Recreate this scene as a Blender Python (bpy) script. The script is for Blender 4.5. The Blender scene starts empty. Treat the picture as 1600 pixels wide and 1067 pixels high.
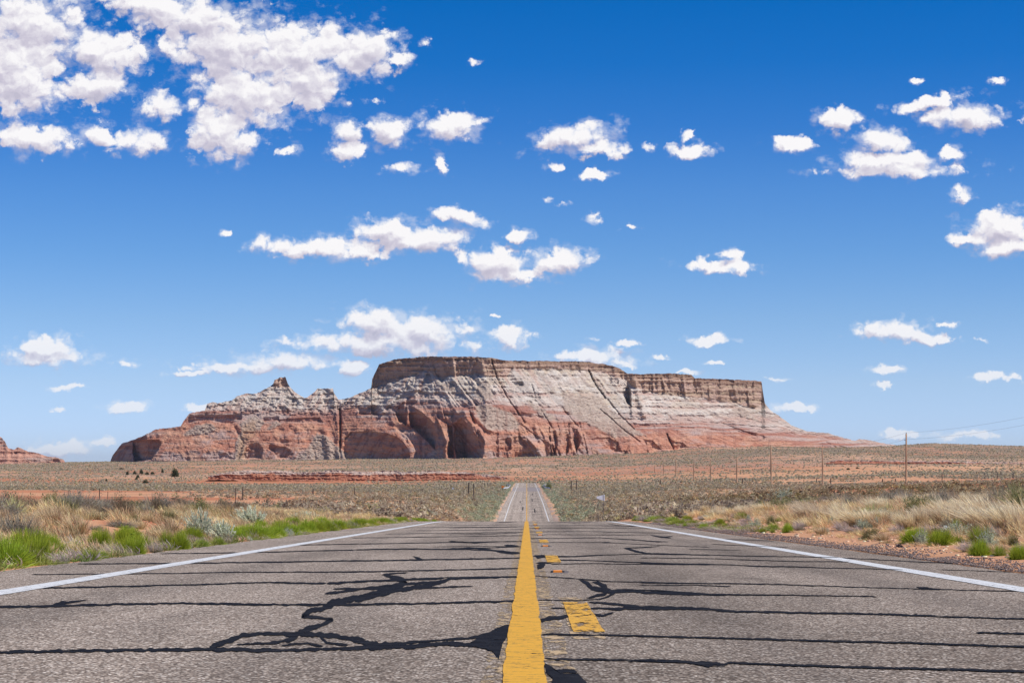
import bpy, math, random
import numpy as np
from math import radians as R
# ------------------------------------------------------------------ camera, sky, sun, exposure
scene = bpy.context.scene
FPX, VX, CX, CY, HR = 3111.0, 823.0, 800.0, 533.5, 730.0
PITCH = math.atan((HR-CY)/FPX)
YAW = math.atan((VX-CX)/FPX)
cam_d = bpy.data.cameras.new('camera'); cam = bpy.data.objects.new('camera', cam_d)
scene.collection.objects.link(cam); scene.camera = cam
cam_d.sensor_width = 36; cam_d.lens = 36*FPX/1600
cam_d.clip_start = 0.1; cam_d.clip_end = 80000
cam.rotation_euler = (math.pi/2+PITCH, 0, YAW)
cam.location = (0, 0, 0)
SUN_EL, SUN_AZ = R(53), R(108)        # azimuth clockwise from the road direction (+Y)
sd = bpy.data.lights.new('sun', 'SUN'); sd.energy = 4.4; sd.angle = R(0.53); sd.color = (1, .955, .89)
sun = bpy.data.objects.new('sun', sd); scene.collection.objects.link(sun)
SDIR = (math.sin(SUN_AZ)*math.cos(SUN_EL), math.cos(SUN_AZ)*math.cos(SUN_EL), math.sin(SUN_EL))
from mathutils import Vector
sun.rotation_euler = Vector(SDIR).to_track_quat('Z', 'Y').to_euler()
scene.view_settings.view_transform = 'Standard'; scene.view_settings.look = 'None'
scene.view_settings.exposure = 0.0; scene.view_settings.gamma = 1
scene.render.engine = 'CYCLES'
scene.cycles.max_bounces = 6; scene.cycles.diffuse_bounces = 2; scene.cycles.transparent_max_bounces = 12

def ray(px, r):
    """photo position -> (x/y, z/y) of the direction in the world"""
    X = (np.asarray(px, float)-CX)/FPX; Z = (CY-np.asarray(r, float))/FPX
    y = math.cos(PITCH)-Z*math.sin(PITCH); z = math.sin(PITCH)+Z*math.cos(PITCH)
    x2 = X*math.cos(YAW)-y*math.sin(YAW); y2 = X*math.sin(YAW)+y*math.cos(YAW)
    return x2/y2, z/y2
def slope_of(r): return ray(VX, r)[1]

class NT:
    """small node-tree writer"""
    def __init__(s, tree): s.t = tree; s.n = tree.nodes; s.l = tree.links
    def new(s, kind, **kw):
        n = s.n.new(kind)
        for k, v in kw.items():
            if k.startswith('i_'):
                key = k[2:]; key = int(key) if key.isdigit() else key.replace('_', ' ')
                s.put(n.inputs[key], v)
            else: setattr(n, k, v)
        return n
    def put(s, sock, v):
        if isinstance(v, bpy.types.NodeSocket): s.l.new(v, sock)
        elif isinstance(v, bpy.types.Node): s.l.new(v.outputs[0], sock)
        else: sock.default_value = v
    def math(s, op, a, b=0.0, c=None, clamp=False):
        n = s.n.new('ShaderNodeMath'); n.operation = op; n.use_clamp = clamp
        s.put(n.inputs[0], a); s.put(n.inputs[1], b)
        if c is not None: s.put(n.inputs[2], c)
        return n.outputs[0]
    def mix(s, f, a, b, mode='MIX'):
        n = s.n.new('ShaderNodeMix'); n.data_type = 'RGBA'; n.blend_type = mode; n.clamp_factor = True
        s.put(n.inputs['Factor'], f); s.put(n.inputs[6], a); s.put(n.inputs[7], b)
        return n.outputs[2]
    def ramp(s, v, pts, interp='LINEAR'):
        n = s.n.new('ShaderNodeValToRGB'); s.put(n.inputs[0], v); cr = n.color_ramp; cr.interpolation = interp
        while len(cr.elements) < len(pts): cr.elements.new(0.5)
        for e, (p, c) in zip(cr.elements, pts):
            e.position = p; e.color = (c, c, c, 1) if isinstance(c, (int, float)) else (*c, 1)
        return n.outputs[0]
    def noise(s, vec, scale, detail=4, rough=.55, dist=0.0, col=False):
        n = s.n.new('ShaderNodeTexNoise'); n.inputs['Scale'].default_value = scale
        n.inputs['Detail'].default_value = detail; n.inputs['Roughness'].default_value = rough
        n.inputs['Distortion'].default_value = dist
        if vec is not None: s.put(n.inputs['Vector'], vec)
        return n.outputs[1 if col else 0]
    def vscale(s, vec, x, y, z):
        n = s.n.new('ShaderNodeVectorMath'); n.operation = 'MULTIPLY'; s.put(n.inputs[0], vec)
        n.inputs[1].default_value = (x, y, z); return n.outputs[0]

# clouds of the sky, as (px, row, half width, half height, tilt in degrees) of the directions they stand in
CLOUDS = [(40,35,125,62,8),(150,80,92,36,8),(30,128,92,58,0),(20,95,110,60,0),(150,136,56,32,-5),(58,217,74,27,0),(155,212,34,25,12),
(205,223,62,20,0),(245,222,26,19,0),(300,30,125,36,12),(360,70,120,62,0),(470,85,130,55,4),(575,80,62,38,0),(622,94,34,12,0),(230,5,90,22,10),
(385,150,102,58,0),(480,128,66,50,-8),(345,205,58,46,0),(385,222,34,24,0),(250,168,35,27,0),(300,165,22,13,0),(265,75,30,20,40),
(452,235,24,9,0),(545,205,30,24,0),(542,238,30,24,0),(610,205,37,28,0),(628,262,36,11,0),(703,200,54,25,0),(686,257,20,12,35),(742,96,10,7,0),(668,65,15,8,0),
(590,156,14,7,0),(900,214,70,24,-8),(925,232,62,14,0),(865,260,20,10,0),(925,272,28,10,0),(1013,232,16,11,0),(1075,234,42,12,0),(1072,212,12,12,0),
(1310,187,34,24,0),(1240,226,38,14,0),(1378,222,52,22,10),(1390,252,100,18,0),(1400,266,120,12,0),(1490,238,30,10,0),(1505,182,84,20,0),(1450,162,66,12,-10),
(1557,126,18,8,0),(1435,125,14,6,0),(1503,306,23,16,0),(1568,355,60,28,0),(1572,385,58,17,0),(1522,375,44,12,0),
(600,362,60,22,0),(660,372,82,22,0),(500,388,105,17,0),(560,396,60,14,0),(720,340,50,15,12),(410,380,22,16,0),(815,368,27,11,0),(775,410,56,26,0),(880,408,52,21,0),
(800,430,62,13,0),(930,342,15,10,0),(985,357,13,5,0),(880,318,13,5,0),(855,312,12,5,0),(1130,415,64,12,0),(1134,397,28,10,0),
(590,505,62,28,0),(660,518,82,28,0),(600,536,160,20,0),(798,528,38,20,0),(70,543,60,17,0),(75,558,90,14,0),(440,565,90,18,0),(380,574,90,14,0),(548,571,40,15,0),
(285,574,18,6,0),(300,584,44,5,0),(925,556,62,14,0),(970,566,50,10,0),(933,529,16,5,0),(981,536,24,6,0),(1031,560,20,5,0),(1112,532,46,8,0),(1115,567,20,5,0),
(1400,518,62,17,0),(1445,528,46,11,0),(1482,508,20,7,0),(1388,577,32,8,0),(1375,602,20,7,0),(1238,637,44,9,0),(1215,592,24,4,0),(196,637,40,10,0),
(105,606,42,6,0),(192,567,24,6,0),(92,638,16,6,0),(1558,589,38,8,0),(1410,677,34,9,0),(1534,532,14,4,0),(95,702,62,13,0),(160,690,24,9,0),(318,638,34,8,0),
(1500,682,60,6,0),(1080,583,24,4,0),(775,494,12,4,0),(345,365,9,8,0)]

def build_world():
    w = bpy.data.worlds.new('World'); scene.world = w; w.use_nodes = True
    T = NT(w.node_tree); T.n.clear()
    out = T.new('ShaderNodeOutputWorld')
    sky = T.new('ShaderNodeTexSky', sky_type='NISHITA', sun_disc=False)
    sky.sun_elevation = SUN_EL; sky.sun_rotation = SUN_AZ
    sky.altitude = 1500; sky.air_density = 1.0; sky.dust_density = .35; sky.ozone_density = 3.0
    tc = T.new('ShaderNodeTexCoord')
    sep = T.new('ShaderNodeSeparateXYZ', i_0=tc.outputs['Generated'])
    grade = T.ramp(T.math('MULTIPLY', sep.outputs[2], 1/.30, clamp=True), SKYGRADE)
    base = T.mix(1.0, sky.outputs[0], grade, 'MULTIPLY')
    y = T.math('MAXIMUM', sep.outputs[1], 0.02)
    a = T.math('MULTIPLY', T.math('DIVIDE', sep.outputs[0], y), FPX/100)
    s = T.math('MULTIPLY', T.math('DIVIDE', sep.outputs[2], y), FPX/100)
    P = T.new('ShaderNodeCombineXYZ', i_0=a, i_1=s).outputs[0]     # degrees-like units across the sky
    def n2d(vec, scale, detail, rough, col=False, kind='FBM'):
        n = T.new('ShaderNodeTexNoise', noise_dimensions='2D'); n.inputs['Scale'].default_value = scale; n.inputs['Detail'].default_value = detail
        n.inputs['Roughness'].default_value = rough; T.put(n.inputs['Vector'], vec); return n.outputs[1 if col else 0]
    def shift(vec, x, y):
        o = T.new('ShaderNodeVectorMath', operation='ADD', i_0=vec); o.inputs[1].default_value = (x, y, 0); return o.outputs[0]
    def warped(vec, scale, detail, rough, ax, ay):
        wv = T.new('ShaderNodeVectorMath', operation='MULTIPLY_ADD', i_0=n2d(vec, scale, detail, rough, True)); wv.inputs[1].default_value = (ax, ay, 0)
        T.put(wv.inputs[2], shift(vec, -ax/2, -ay/2)); return wv.outputs[0]
    Q = warped(P, 2.3, 8, .66, .46, .30)
    R_ = warped(P, 3.2, 5, .6, .30, .24)
    def puffs(vec):
        v = T.new('ShaderNodeTexVoronoi', voronoi_dimensions='2D', i_Vector=T.vscale(vec, 1, 1.25, 1), i_Scale=2.9)
        v.inputs['Detail'].default_value = 3.0; v.inputs['Roughness'].default_value = .46; v.inputs['Lacunarity'].default_value = 2.3; return v.outputs['Distance']
    n1 = n2d(T.vscale(P, 1, 1.4, 1), 3.2, 10, .58); n2 = n2d(P, .9, 3, .5); n2b = n2d(shift(P, 3.3, 8.1), .8, 3, .5)
    DX, DY = .035, .085
    pa, pb = puffs(R_), puffs(shift(R_, DX, DY))
    nz = T.math('MULTIPLY_ADD', T.math('SUBTRACT', .66, pa), 1.05, T.math('MULTIPLY_ADD', T.math('SUBTRACT', n1, .5), .95, T.math('MULTIPLY', T.math('SUBTRACT', n2, .5), .7)))
    rel = T.math('SUBTRACT', pb, pa)
    soft = T.new('ShaderNodeMapRange', i_0=n2d(shift(P, 7, 3), 2.0, 3, .5), i_1=.35, i_2=.65, i_3=.42, i_4=1.2).outputs[0]
    # low clouds stand far off behind much air
    el = T.new('ShaderNodeMapRange', i_0=s, i_1=0.2, i_2=2.6, i_3=.55, i_4=.985).outputs[0]
    def lobes(sel, q0):
        best = None; q = q0
        for ci, (px, r, rx, ry, rot) in enumerate(sel):
            if ci and ci % 14 == 0: q = T.new('ShaderNodeVectorMath', operation='MULTIPLY_ADD', i_0=best, i_1=(1e-7,)*3, i_2=q0).outputs[0]
            ca, cs = ray(px, r)
            m = T.new('ShaderNodeMapping', vector_type='TEXTURE', i_Vector=q)
            m.inputs['Location'].default_value = (ca*FPX/100, cs*FPX/100, 0)
            m.inputs['Rotation'].default_value = (0, 0, R(-rot))
            if rx > 50: rx, ry = rx*1.04, ry*1.13
            m.inputs['Scale'].default_value = (rx/100, ry/100, 1)
            ln = T.new('ShaderNodeVectorMath', operation='DOT_PRODUCT', i_0=m.outputs[0], i_1=m.outputs[0]).outputs['Value']
            if rx < 25: ln = T.math('ADD', ln, .10 if rx > 16 else .2)
            best = ln if best is None else T.math('SMOOTH_MIN', best, ln, .3)
        if best is None: best = T.math('ADD', 9.0, 0.0)
        return T.math('SUBTRACT', .99, T.math('SQRT', T.math('MAXIMUM', best, 0))), best
    def clouds(sel):
        f, b0 = lobes(sel, Q)
        q2 = T.new('ShaderNodeVectorMath', operation='MULTIPLY_ADD', i_0=b0, i_1=(1e-7,)*3, i_2=shift(Q, .05, .15)).outputs[0]
        f2, _ = lobes(sel, q2)
        g = T.math('MULTIPLY_ADD', f, 1.75, nz)
        dens = T.new('ShaderNodeMapRange', interpolation_type='SMOOTHSTEP', i_0=g, i_1=-.10, i_2=T.math('ADD', soft, -.02)).outputs[0]
        wisp = T.new('ShaderNodeMapRange', interpolation_type='SMOOTHSTEP', i_0=T.math('MULTIPLY_ADD', T.math('SUBTRACT', n1, .5), 2.9, f), i_1=-.18, i_2=.9, i_4=.45).outputs[0]
        dens = T.math('MAXIMUM', dens, wisp)
        thick = T.new('ShaderNodeMapRange', interpolation_type='SMOOTHSTEP', i_0=g, i_1=.5, i_2=1.9).outputs[0]
        up = T.math('SUBTRACT', f, f2)             # above zero where the cloud thins out towards the sun
        lit = T.math('ADD', T.math('MULTIPLY_ADD', up, 1.15, .76), T.math('MULTIPLY', rel, .62))
        lit = T.math('SUBTRACT', lit, T.math('MULTIPLY', thick, T.math('MULTIPLY_ADD', T.math('SUBTRACT', n2b, .42), 1.1, .12)), clamp=True)
        ccol = T.ramp(lit, [(0, (.55, .53, .66)), (.4, (.70, .66, .78)), (.72, (.90, .87, .94)), (1, (1.10, 1.08, 1.09))])
        K = T.new('ShaderNodeVectorMath', operation='SCALE', i_0=ccol); K.inputs['Scale'].default_value = 8.9
        col = T.mix(T.math('MULTIPLY', dens, el), base, K.outputs[0])
        return T.new('ShaderNodeBackground', i_0=col, i_1=0.10).outputs[0]
    plain = T.new('ShaderNodeBackground', i_0=base, i_1=0.10).outputs[0]
    def mixsh(f, A, B):
        return T.new('ShaderNodeMixShader', i_0=f, i_1=A, i_2=B).outputs[0]
    XS = [-900, 300, 560, 850, 1200, 2600]; YS = [-900, 300, 1200]
    def tile(x0, x1, r0, r1):
        return clouds([c for c in CLOUDS if c[0]+c[2]*1.5+16 > x0 and c[0]-c[2]*1.5-16 < x1 and c[1]+c[2]*abs(math.sin(R(c[4])))+c[3]*1.5+12 > r0 and c[1]-c[2]*abs(math.sin(R(c[4])))-c[3]*1.5-12 < r1])
    def row(r0, r1):
        sh = None
        for k in range(len(XS)-1):
            tl = tile(XS[k], XS[k+1], r0, r1)
            sh = tl if sh is None else mixsh(T.math('GREATER_THAN', a, ray(XS[k], 300)[0]*FPX/100), sh, tl)
        return sh
    rows = mixsh(T.math('GREATER_THAN', s, slope_of(YS[1])*FPX/100), row(YS[1], YS[2]), row(YS[0], YS[1]))
    inr = T.math('MULTIPLY', T.math('GREATER_THAN', sep.outputs[1], .6), T.math('MULTIPLY', T.math('GREATER_THAN', s, 0), T.math('LESS_THAN', s, 9.5)))
    T.l.new(mixsh(inr, plain, rows), out.inputs[0])
    w.cycles.sampling_method = 'MANUAL'; w.cycles.sample_map_resolution = 256
def _skygrade():
    lin = lambda c: ((c/255+.055)/1.055)**2.4 if c > 10 else c/255/12.92
    rows = [5, 100, 200, 300, 400, 500, 600, 670]
    cur = [(116,147,187),(122,154,193),(129,162,198),(138,171,204),(150,182,209),(166,195,213),(187,208,210),(204,215,202)]
    tgt = [(4,108,194),(26,116,202),(55,128,210),(84,146,219),(107,163,225),(138,183,232),(170,203,239),(186,214,245)]
    out = []
    for r, c, t in zip(rows, cur, tgt):
        sl = float(slope_of(r)); z = sl/math.sqrt(1+sl*sl)
        out.append((z/.30, tuple(max(lin(b), .002)/lin(a) for a, b in zip(c, t))))
    return [(0, out[-1][1])]+out[::-1]+[(1, (.30, .52, .85))]
SKYGRADE = _skygrade()
build_world()

# ------------------------------------------------------------------ numeric helpers
rng = np.random.default_rng(7)
def _h(ix, iy, seed):
    n = (ix.astype(np.int64)*374761393 + iy.astype(np.int64)*668265263 + seed*974634777) & 0xffffffff
    n = ((n ^ (n >> 13))*1274126177) & 0xffffffff
    n = (n ^ (n >> 16)) & 0xffffffff
    return n/4294967295.0
def vnoise(x, y, seed=0):
    x = np.asarray(x, float); y = np.asarray(y, float)
    ix = np.floor(x); iy = np.floor(y); fx = x-ix; fy = y-iy
    fx = fx*fx*(3-2*fx); fy = fy*fy*(3-2*fy)
    ix = ix.astype(np.int64); iy = iy.astype(np.int64)
    a = _h(ix, iy, seed); b = _h(ix+1, iy, seed); c = _h(ix, iy+1, seed); d = _h(ix+1, iy+1, seed)
    return (a+(b-a)*fx)*(1-fy)+(c+(d-c)*fx)*fy
def fbm(x, y, seed=0, oct=5, gain=.5, lac=2.03):
    s = 0; amp = 1; tot = 0
    for o in range(oct):
        s = s+amp*(vnoise(x, y, seed+o*17)-.5)*2; tot += amp; amp *= gain; x = x*lac+3.7; y = y*lac+1.3
    return s/tot
def ridged(x, y, seed=0, oct=4):
    s = 0; amp = 1; tot = 0
    for o in range(oct):
        s = s+amp*(1-np.abs(vnoise(x, y, seed+o*13)*2-1)); tot += amp; amp *= .5; x = x*2.1+5.1; y = y*2.1+2.2
    return s/tot
def sst(a, b, x):
    t = np.clip((x-a)/(b-a), 0, 1); return t*t*(3-2*t)
def ip(x, pts):
    return np.interp(x, [p[0] for p in pts], [p[1] for p in pts])
def pdist(U, V, poly, closed=True):
    """signed distance to a polygon (inside positive)"""
    P = np.array(poly, float); n = len(P)
    d = np.full(U.shape, 1e9); ins = np.zeros(U.shape, bool)
    for i in range(n if closed else n-1):
        x0, y0 = P[i]; x1, y1 = P[(i+1) % n]
        dx, dy = x1-x0, y1-y0; L = dx*dx+dy*dy+1e-9
        t = np.clip(((U-x0)*dx+(V-y0)*dy)/L, 0, 1)
        d = np.minimum(d, np.hypot(U-x0-t*dx, V-y0-t*dy))
        if closed:
            c = ((y0 > V) != (y1 > V)) & (U < (x1-x0)*(V-y0)/((y1-y0) if y1 != y0 else 1e-9)+x0)
            ins ^= c
    return np.where(ins, d, -d) if closed else d

def set_col(me, col, name='Col'):
    at = me.color_attributes.new(name, 'FLOAT_COLOR', 'POINT')
    c = np.ones((len(me.vertices), 4), np.float32); c[:, :col.shape[1]] = col
    at.data.foreach_set('color', c.ravel())
def mesh_np(name, verts, faces, col=None, smooth=False):
    me = bpy.data.meshes.new(name)
    verts = np.ascontiguousarray(verts, np.float32); faces = np.ascontiguousarray(faces, np.int32)
    k = faces.shape[1]
    me.vertices.add(len(verts)); me.vertices.foreach_set('co', verts.ravel())
    me.loops.add(faces.size); me.loops.foreach_set('vertex_index', faces.ravel())
    me.polygons.add(len(faces)); me.polygons.foreach_set('loop_start', np.arange(0, faces.size, k, dtype=np.int32))
    me.update(calc_edges=True)
    if col is not None: set_col(me, col)
    if smooth: me.polygons.foreach_set('use_smooth', np.ones(len(faces), bool))
    me.validate(); return me
def grid_faces(nr, nc):
    i = np.arange(nr-1)[:, None]*nc+np.arange(nc-1)[None]
    return np.stack([i, i+1, i+nc+1, i+nc], -1).reshape(-1, 4)
def link(name, me, mat=None, parent=None, loc=None):
    o = bpy.data.objects.new(name, me); scene.collection.objects.link(o)
    if me is not None and mat is not None and not me.materials: me.materials.append(mat)
    if parent: o.parent = parent
    if loc is not None: o.location = loc
    return o
def tag(o, label=None, cat=None, group=None, kind=None):
    if label: o['label'] = label
    if cat: o['category'] = cat
    if group: o['group'] = group
    if kind: o['kind'] = kind
    return o

# ------------------------------------------------------------------ ground shape
def h_left(s): return ip(s, [(0, 0), (.5, -.03), (1.2, .03), (2.5, .16), (4, .34), (5.5, .47), (9, .52), (25, .4)])
def h_right(s): return ip(s, [(0, 0), (.35, .03), (.8, .04), (1.5, .09), (2.8, .26), (5, .5), (10, .72), (20, .95), (40, 1)])
RP = [(-60, .594), (0, -.6), (80, -.6-.0199*80), (92, -2.46), (110, -3.0), (140, -4.2), (190, -6.5), (240, -8.3), (285, -8.95), (335, -8.75), (442, -8.0), (656, -7.6), (900, -7.1), (935, -7.25), (1000, -9), (1200, -12), (40000, -60)]
_yy = np.arange(-60, 1400, 1.0); _rz = ip(_yy, RP)
_k = np.ones(15)/15; _rs = np.convolve(np.pad(_rz, 7, mode='edge'), _k, 'valid')
_rs = np.where(_yy < 78, _rz, _rs)
def zroad(y): return np.interp(y, _yy, _rs)
TY = [90, 130, 200, 260, 350, 450, 650, 900, 1150, 1500, 1900, 2300, 2600, 3000, 3600, 6000, 30000]
TC = {-300: [806, 800, 789, 783, 777, 771, 765, 758, 750, 738, 731, 728, 726, 726, 727, 729, 730],
0: [806, 800, 789, 783, 777, 771, 765, 758, 750, 738, 731, 727, 725, 725, 727, 729, 730],
200: [807, 801, 790, 784, 777, 771, 765, 758, 750, 738, 730, 723, 721, 721, 724, 728, 730],
400: [809, 804, 792, 786, 779, 773, 766, 759, 750, 737, 727, 720, 718, 719, 722, 728, 730],
600: [811, 807, 796, 789, 781, 775, 767, 760, 750, 736, 726, 718, 717, 717, 722, 728, 730],
740: [812, 810, 803, 797, 787, 778, 768, 757, 749, 736, 724, 716, 715, 717, 722, 728, 730],
905: [812, 810, 805, 799, 790, 780, 768, 756, 747, 733, 720, 712, 711, 714, 720, 728, 730],
1000: [810, 806, 797, 789, 780, 772, 764, 755, 746, 730, 718, 711, 708, 710, 720, 728, 730],
1100: [806, 801, 789, 780, 771, 766, 760, 751, 741, 725, 712, 702, 698, 700, 715, 728, 730],
1200: [802, 795, 781, 772, 768, 765, 758, 748, 737, 720, 709, 700, 697, 700, 712, 727, 730],
1300: [797, 789, 775, 765, 765, 763, 757, 746, 734, 718, 709, 703, 700, 701, 710, 727, 730],
1450: [793, 784, 769, 757, 762, 761, 753, 741, 731, 718, 711, 705, 699, 692.5, 695, 722, 730],
1600: [793, 783, 767, 753, 758, 757, 750, 740, 730, 719, 713, 708, 703, 697, 698, 722, 730],
1900: [793, 783, 767, 753, 758, 757, 750, 740, 730, 720, 714, 709, 704, 699, 700, 722, 730]}
_tx = np.array(sorted(TC)); _tl = np.log(np.array(TY, float))
_LY = np.linspace(math.log(80), math.log(32000), 400); _PX = np.linspace(-300, 1900, 221)
_g = np.array([np.interp(_LY, _tl, TC[k]) for k in _tx])
_k5 = np.ones(7)/7
_g = np.array([np.convolve(np.pad(q, 3, mode='edge'), _k5, 'valid') for q in _g])
_G = np.array([np.interp(_PX, _tx, _g[:, j]) for j in range(_g.shape[1])])      # [LY, PX]
def zfar(x, y):
    y = np.maximum(y, 81.0)
    px = np.clip(VX+FPX*x/y, -299, 1899); ly = np.clip(np.log(y), _LY[0], _LY[-1]-1e-6)
    fi = (ly-_LY[0])/(_LY[1]-_LY[0]); fj = (px-_PX[0])/(_PX[1]-_PX[0])
    i = np.clip(fi.astype(int), 0, 398); j = np.clip(fj.astype(int), 0, 219); fi = fi-i; fj = fj-j
    r = (_G[i, j]*(1-fj)+_G[i, j+1]*fj)*(1-fi)+(_G[i+1, j]*(1-fj)+_G[i+1, j+1]*fj)*fi
    return np.tan(np.arctan((CY-r)/FPX)+PITCH)*y
EL, ER = -4.95, 4.5                     # asphalt edges
def zt(x, y):
    x = np.asarray(x, float); y = np.asarray(y, float)
    zr = zroad(y)
    hn = np.where(x < 0, h_left(np.maximum(EL-x, 0)), h_right(np.maximum(x-ER, 0)))
    near = zroad(np.minimum(y, 80))-.0199*np.maximum(y-80, 0)+hn
    w = sst(65, 135, y)
    z = near*(1-w)+zfar(x, y)*w
    s = np.maximum(np.maximum(EL-x, x-ER), 0)
    A = .035*np.clip(s/1.5, 0, 1)+.12*sst(60, 160, y)+.35*sst(250, 700, y)+.5*sst(900, 1500, y)
    A = A*(1-.6*sst(2300, 3200, y))
    z = z+A*(fbm(x/3.2, y/3.2, 5, 3)*(1-sst(200, 500, y))+1.1*fbm(x/22, y/30, 9, 4)*sst(40, 150, y)+1.2*fbm(x/90, y/120, 12, 3)*sst(300, 900, y))
    t = np.maximum(sst(0, 1, (s-.1)/(1.0+np.clip(y-70, 0, 400)*.035)), sst(925, 960, y))      # verge of the road's cutting
    base = zr+np.where(s > 0, np.minimum(hn, .1), 0)
    wide = np.where(y < 70, 1.0, t)
    z = base*(1-wide)+z*wide
    inside = (s <= 0.02) & (y < 945)
    return np.where(inside, zr-.12-.0006*np.maximum(y, 0), z)
def hit(px, r, y0=5.0, y1=4000):
    a, s = ray(px, r)
    ys = np.exp(np.linspace(math.log(y0), math.log(y1), 6000))
    d = zt(a*ys, ys)-s*ys
    k = np.argmax(d > 0)
    if d[k] <= 0: k = len(ys)-1
    return float(a*ys[k]), float(ys[k]), float(zt(a*ys[k], ys[k]))
def plane(px, r):
    """photo point -> point of the near road plane"""
    a, s = ray(px, r); y = -.6/(s+.0199*np.ones_like(s)); return a*y, y

# ------------------------------------------------------------------ materials
def mat_new(name):
    m = bpy.data.materials.new(name); m.use_nodes = True; T = NT(m.node_tree); T.n.clear()
    out = T.new('ShaderNodeOutputMaterial'); b = T.new('ShaderNodeBsdfPrincipled'); T.l.new(b.outputs[0], out.inputs[0])
    b.inputs['Specular IOR Level'].default_value = .25
    return m, T, b, out
def bump(T, b, h, dist, strength=1.0):
    n = T.new('ShaderNodeBump', i_Height=h, i_Distance=dist, i_Strength=strength); T.l.new(n.outputs[0], b.inputs['Normal'])

def m_plain(name, col, rough=.7, metal=0, var=.25, scale=8, spec=.3):
    m, T, b, o = mat_new(name)
    tc = T.new('ShaderNodeTexCoord').outputs['Object']
    n = T.noise(tc, scale, 5, .6)
    c2 = tuple(c*(1-var) for c in col)
    T.put(b.inputs['Base Color'], T.mix(n, (*[min(1, c*(1+var*.6)) for c in col], 1), (*c2, 1)))
    b.inputs['Roughness'].default_value = rough; b.inputs['Metallic'].default_value = metal
    b.inputs['Specular IOR Level'].default_value = spec
    return m
def m_plant():
    m, T, b, o = mat_new('foliage')
    at = T.new('ShaderNodeVertexColor', layer_name='Col').outputs[0]
    oi = T.new('ShaderNodeObjectInfo').outputs['Random']
    v = T.math('MULTIPLY_ADD', oi, .3, .85)
    hs = T.new('ShaderNodeHueSaturation', i_Color=at, i_Value=v, i_Hue=T.math('MULTIPLY_ADD', oi, .02, .49))
    T.put(b.inputs['Base Color'], hs.outputs[0]); b.inputs['Roughness'].default_value = .75
    b.inputs['Specular IOR Level'].default_value = .15
    tr = T.new('ShaderNodeBsdfTranslucent', i_0=hs.outputs[0]); mx = T.new('ShaderNodeMixShader', i_0=.35, i_1=b.outputs[0], i_2=tr.outputs[0])
    T.l.new(mx.outputs[0], o.inputs[0]); return m
def m_ground():
    m, T, b, o = mat_new('desert_sand')
    P = T.new('ShaderNodeNewGeometry').outputs['Position']
    at = T.new('ShaderNodeVertexColor', layer_name='Col')
    sp = T.new('ShaderNodeSeparateColor', i_0=at.outputs[0])
    green, red, rock = sp.outputs[0], sp.outputs[1], sp.outputs[2]
    n0 = T.noise(P, .02, 5, .6); n1 = T.noise(P, .6, 6, .6); n2 = T.noise(P, 12, 6, .7); n3 = T.noise(P, .12, 5, .6)
    sand = T.mix(T.math('MULTIPLY', n1, 1), (.82, .50, .29, 1), (.66, .36, .205, 1))
    redc = T.mix(n1, (.60, .24, .125, 1), (.46, .165, .085, 1))
    rm = T.math('ADD', red, T.math('MULTIPLY', T.math('SUBTRACT', n3, .5), .8), clamp=True)
    c = T.mix(rm, sand, redc)
    pale = T.mix(n1, (.56, .42, .35, 1), (.42, .30, .25, 1))
    km = T.math('MULTIPLY', rock, T.ramp(n3, [(.42, 0), (.6, 1)]))
    c = T.mix(km, c, pale)
    # pebbles and litter, low plants seen from afar
    vor = T.new('ShaderNodeTexVoronoi', i_Vector=T.vscale(P, 1, .55, 1), i_Scale=.33)
    sz = T.math('ADD', T.math('MULTIPLY', green, .78), T.math('MULTIPLY', T.math('SUBTRACT', n3, .5), .9))
    dots = T.new('ShaderNodeMapRange', i_0=T.math('SUBTRACT', sz, vor.outputs['Distance']), i_1=-.08, i_2=.08).outputs[0]
    veg = T.mix(T.new('ShaderNodeSeparateColor', i_0=vor.outputs['Color']).outputs[0], (.27, .23, .165, 1), (.19, .175, .125, 1))
    far = T.new('ShaderNodeMapRange', i_0=T.new('ShaderNodeSeparateXYZ', i_0=P).outputs[1], i_1=150, i_2=420).outputs[0]
    c = T.mix(T.math('MULTIPLY', T.math('MULTIPLY', dots, far), .85), c, veg)
    lit = T.math('MULTIPLY', T.ramp(n2, [(.35, 0), (.7, 1)]), .35)
    c = T.mix(lit, c, (.30, .19, .12, 1))
    T.put(b.inputs['Base Color'], c); b.inputs['Roughness'].default_value = .95; b.inputs['Specular IOR Level'].default_value = .05
    bump(T, b, T.math('ADD', n2, T.math('MULTIPLY', n1, 3)), .04, .8); return m
def m_rock():
    m, T, b, o = mat_new('butte_rock')
    P = T.new('ShaderNodeNewGeometry').outputs['Position']
    at = T.new('ShaderNodeVertexColor', layer_name='Col').outputs[0]
    n1 = T.noise(T.vscale(P, .05, .05, .35), 1, 7, .65); n2 = T.noise(P, .35, 7, .7); n3 = T.noise(T.vscale(P, .5, .5, .08), 1, 5, .6)
    c = T.mix(T.math('MULTIPLY', T.ramp(n1, [(.42, 0), (.66, 1)]), .5), at, T.mix(.40, at, (.34, .18, .13, 1)))
    c = T.mix(T.math('MULTIPLY', T.ramp(n3, [(.45, 0), (.7, 1)]), .45), c, T.mix(.35, at, (.82, .60, .46, 1)))
    c = T.mix(T.math('MULTIPLY', T.ramp(n2, [(.35, 1), (.5, 0)]), .35), c, T.mix(.6, at, (.16, .10, .08, 1)))
    T.put(b.inputs['Base Color'], c); b.inputs['Roughness'].default_value = .95; b.inputs['Specular IOR Level'].default_value = .05
    bump(T, b, T.math('ADD', T.math('MULTIPLY', n1, 2), T.math('MULTIPLY', n2, 1.4)), 3.0, .8); return m
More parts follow.
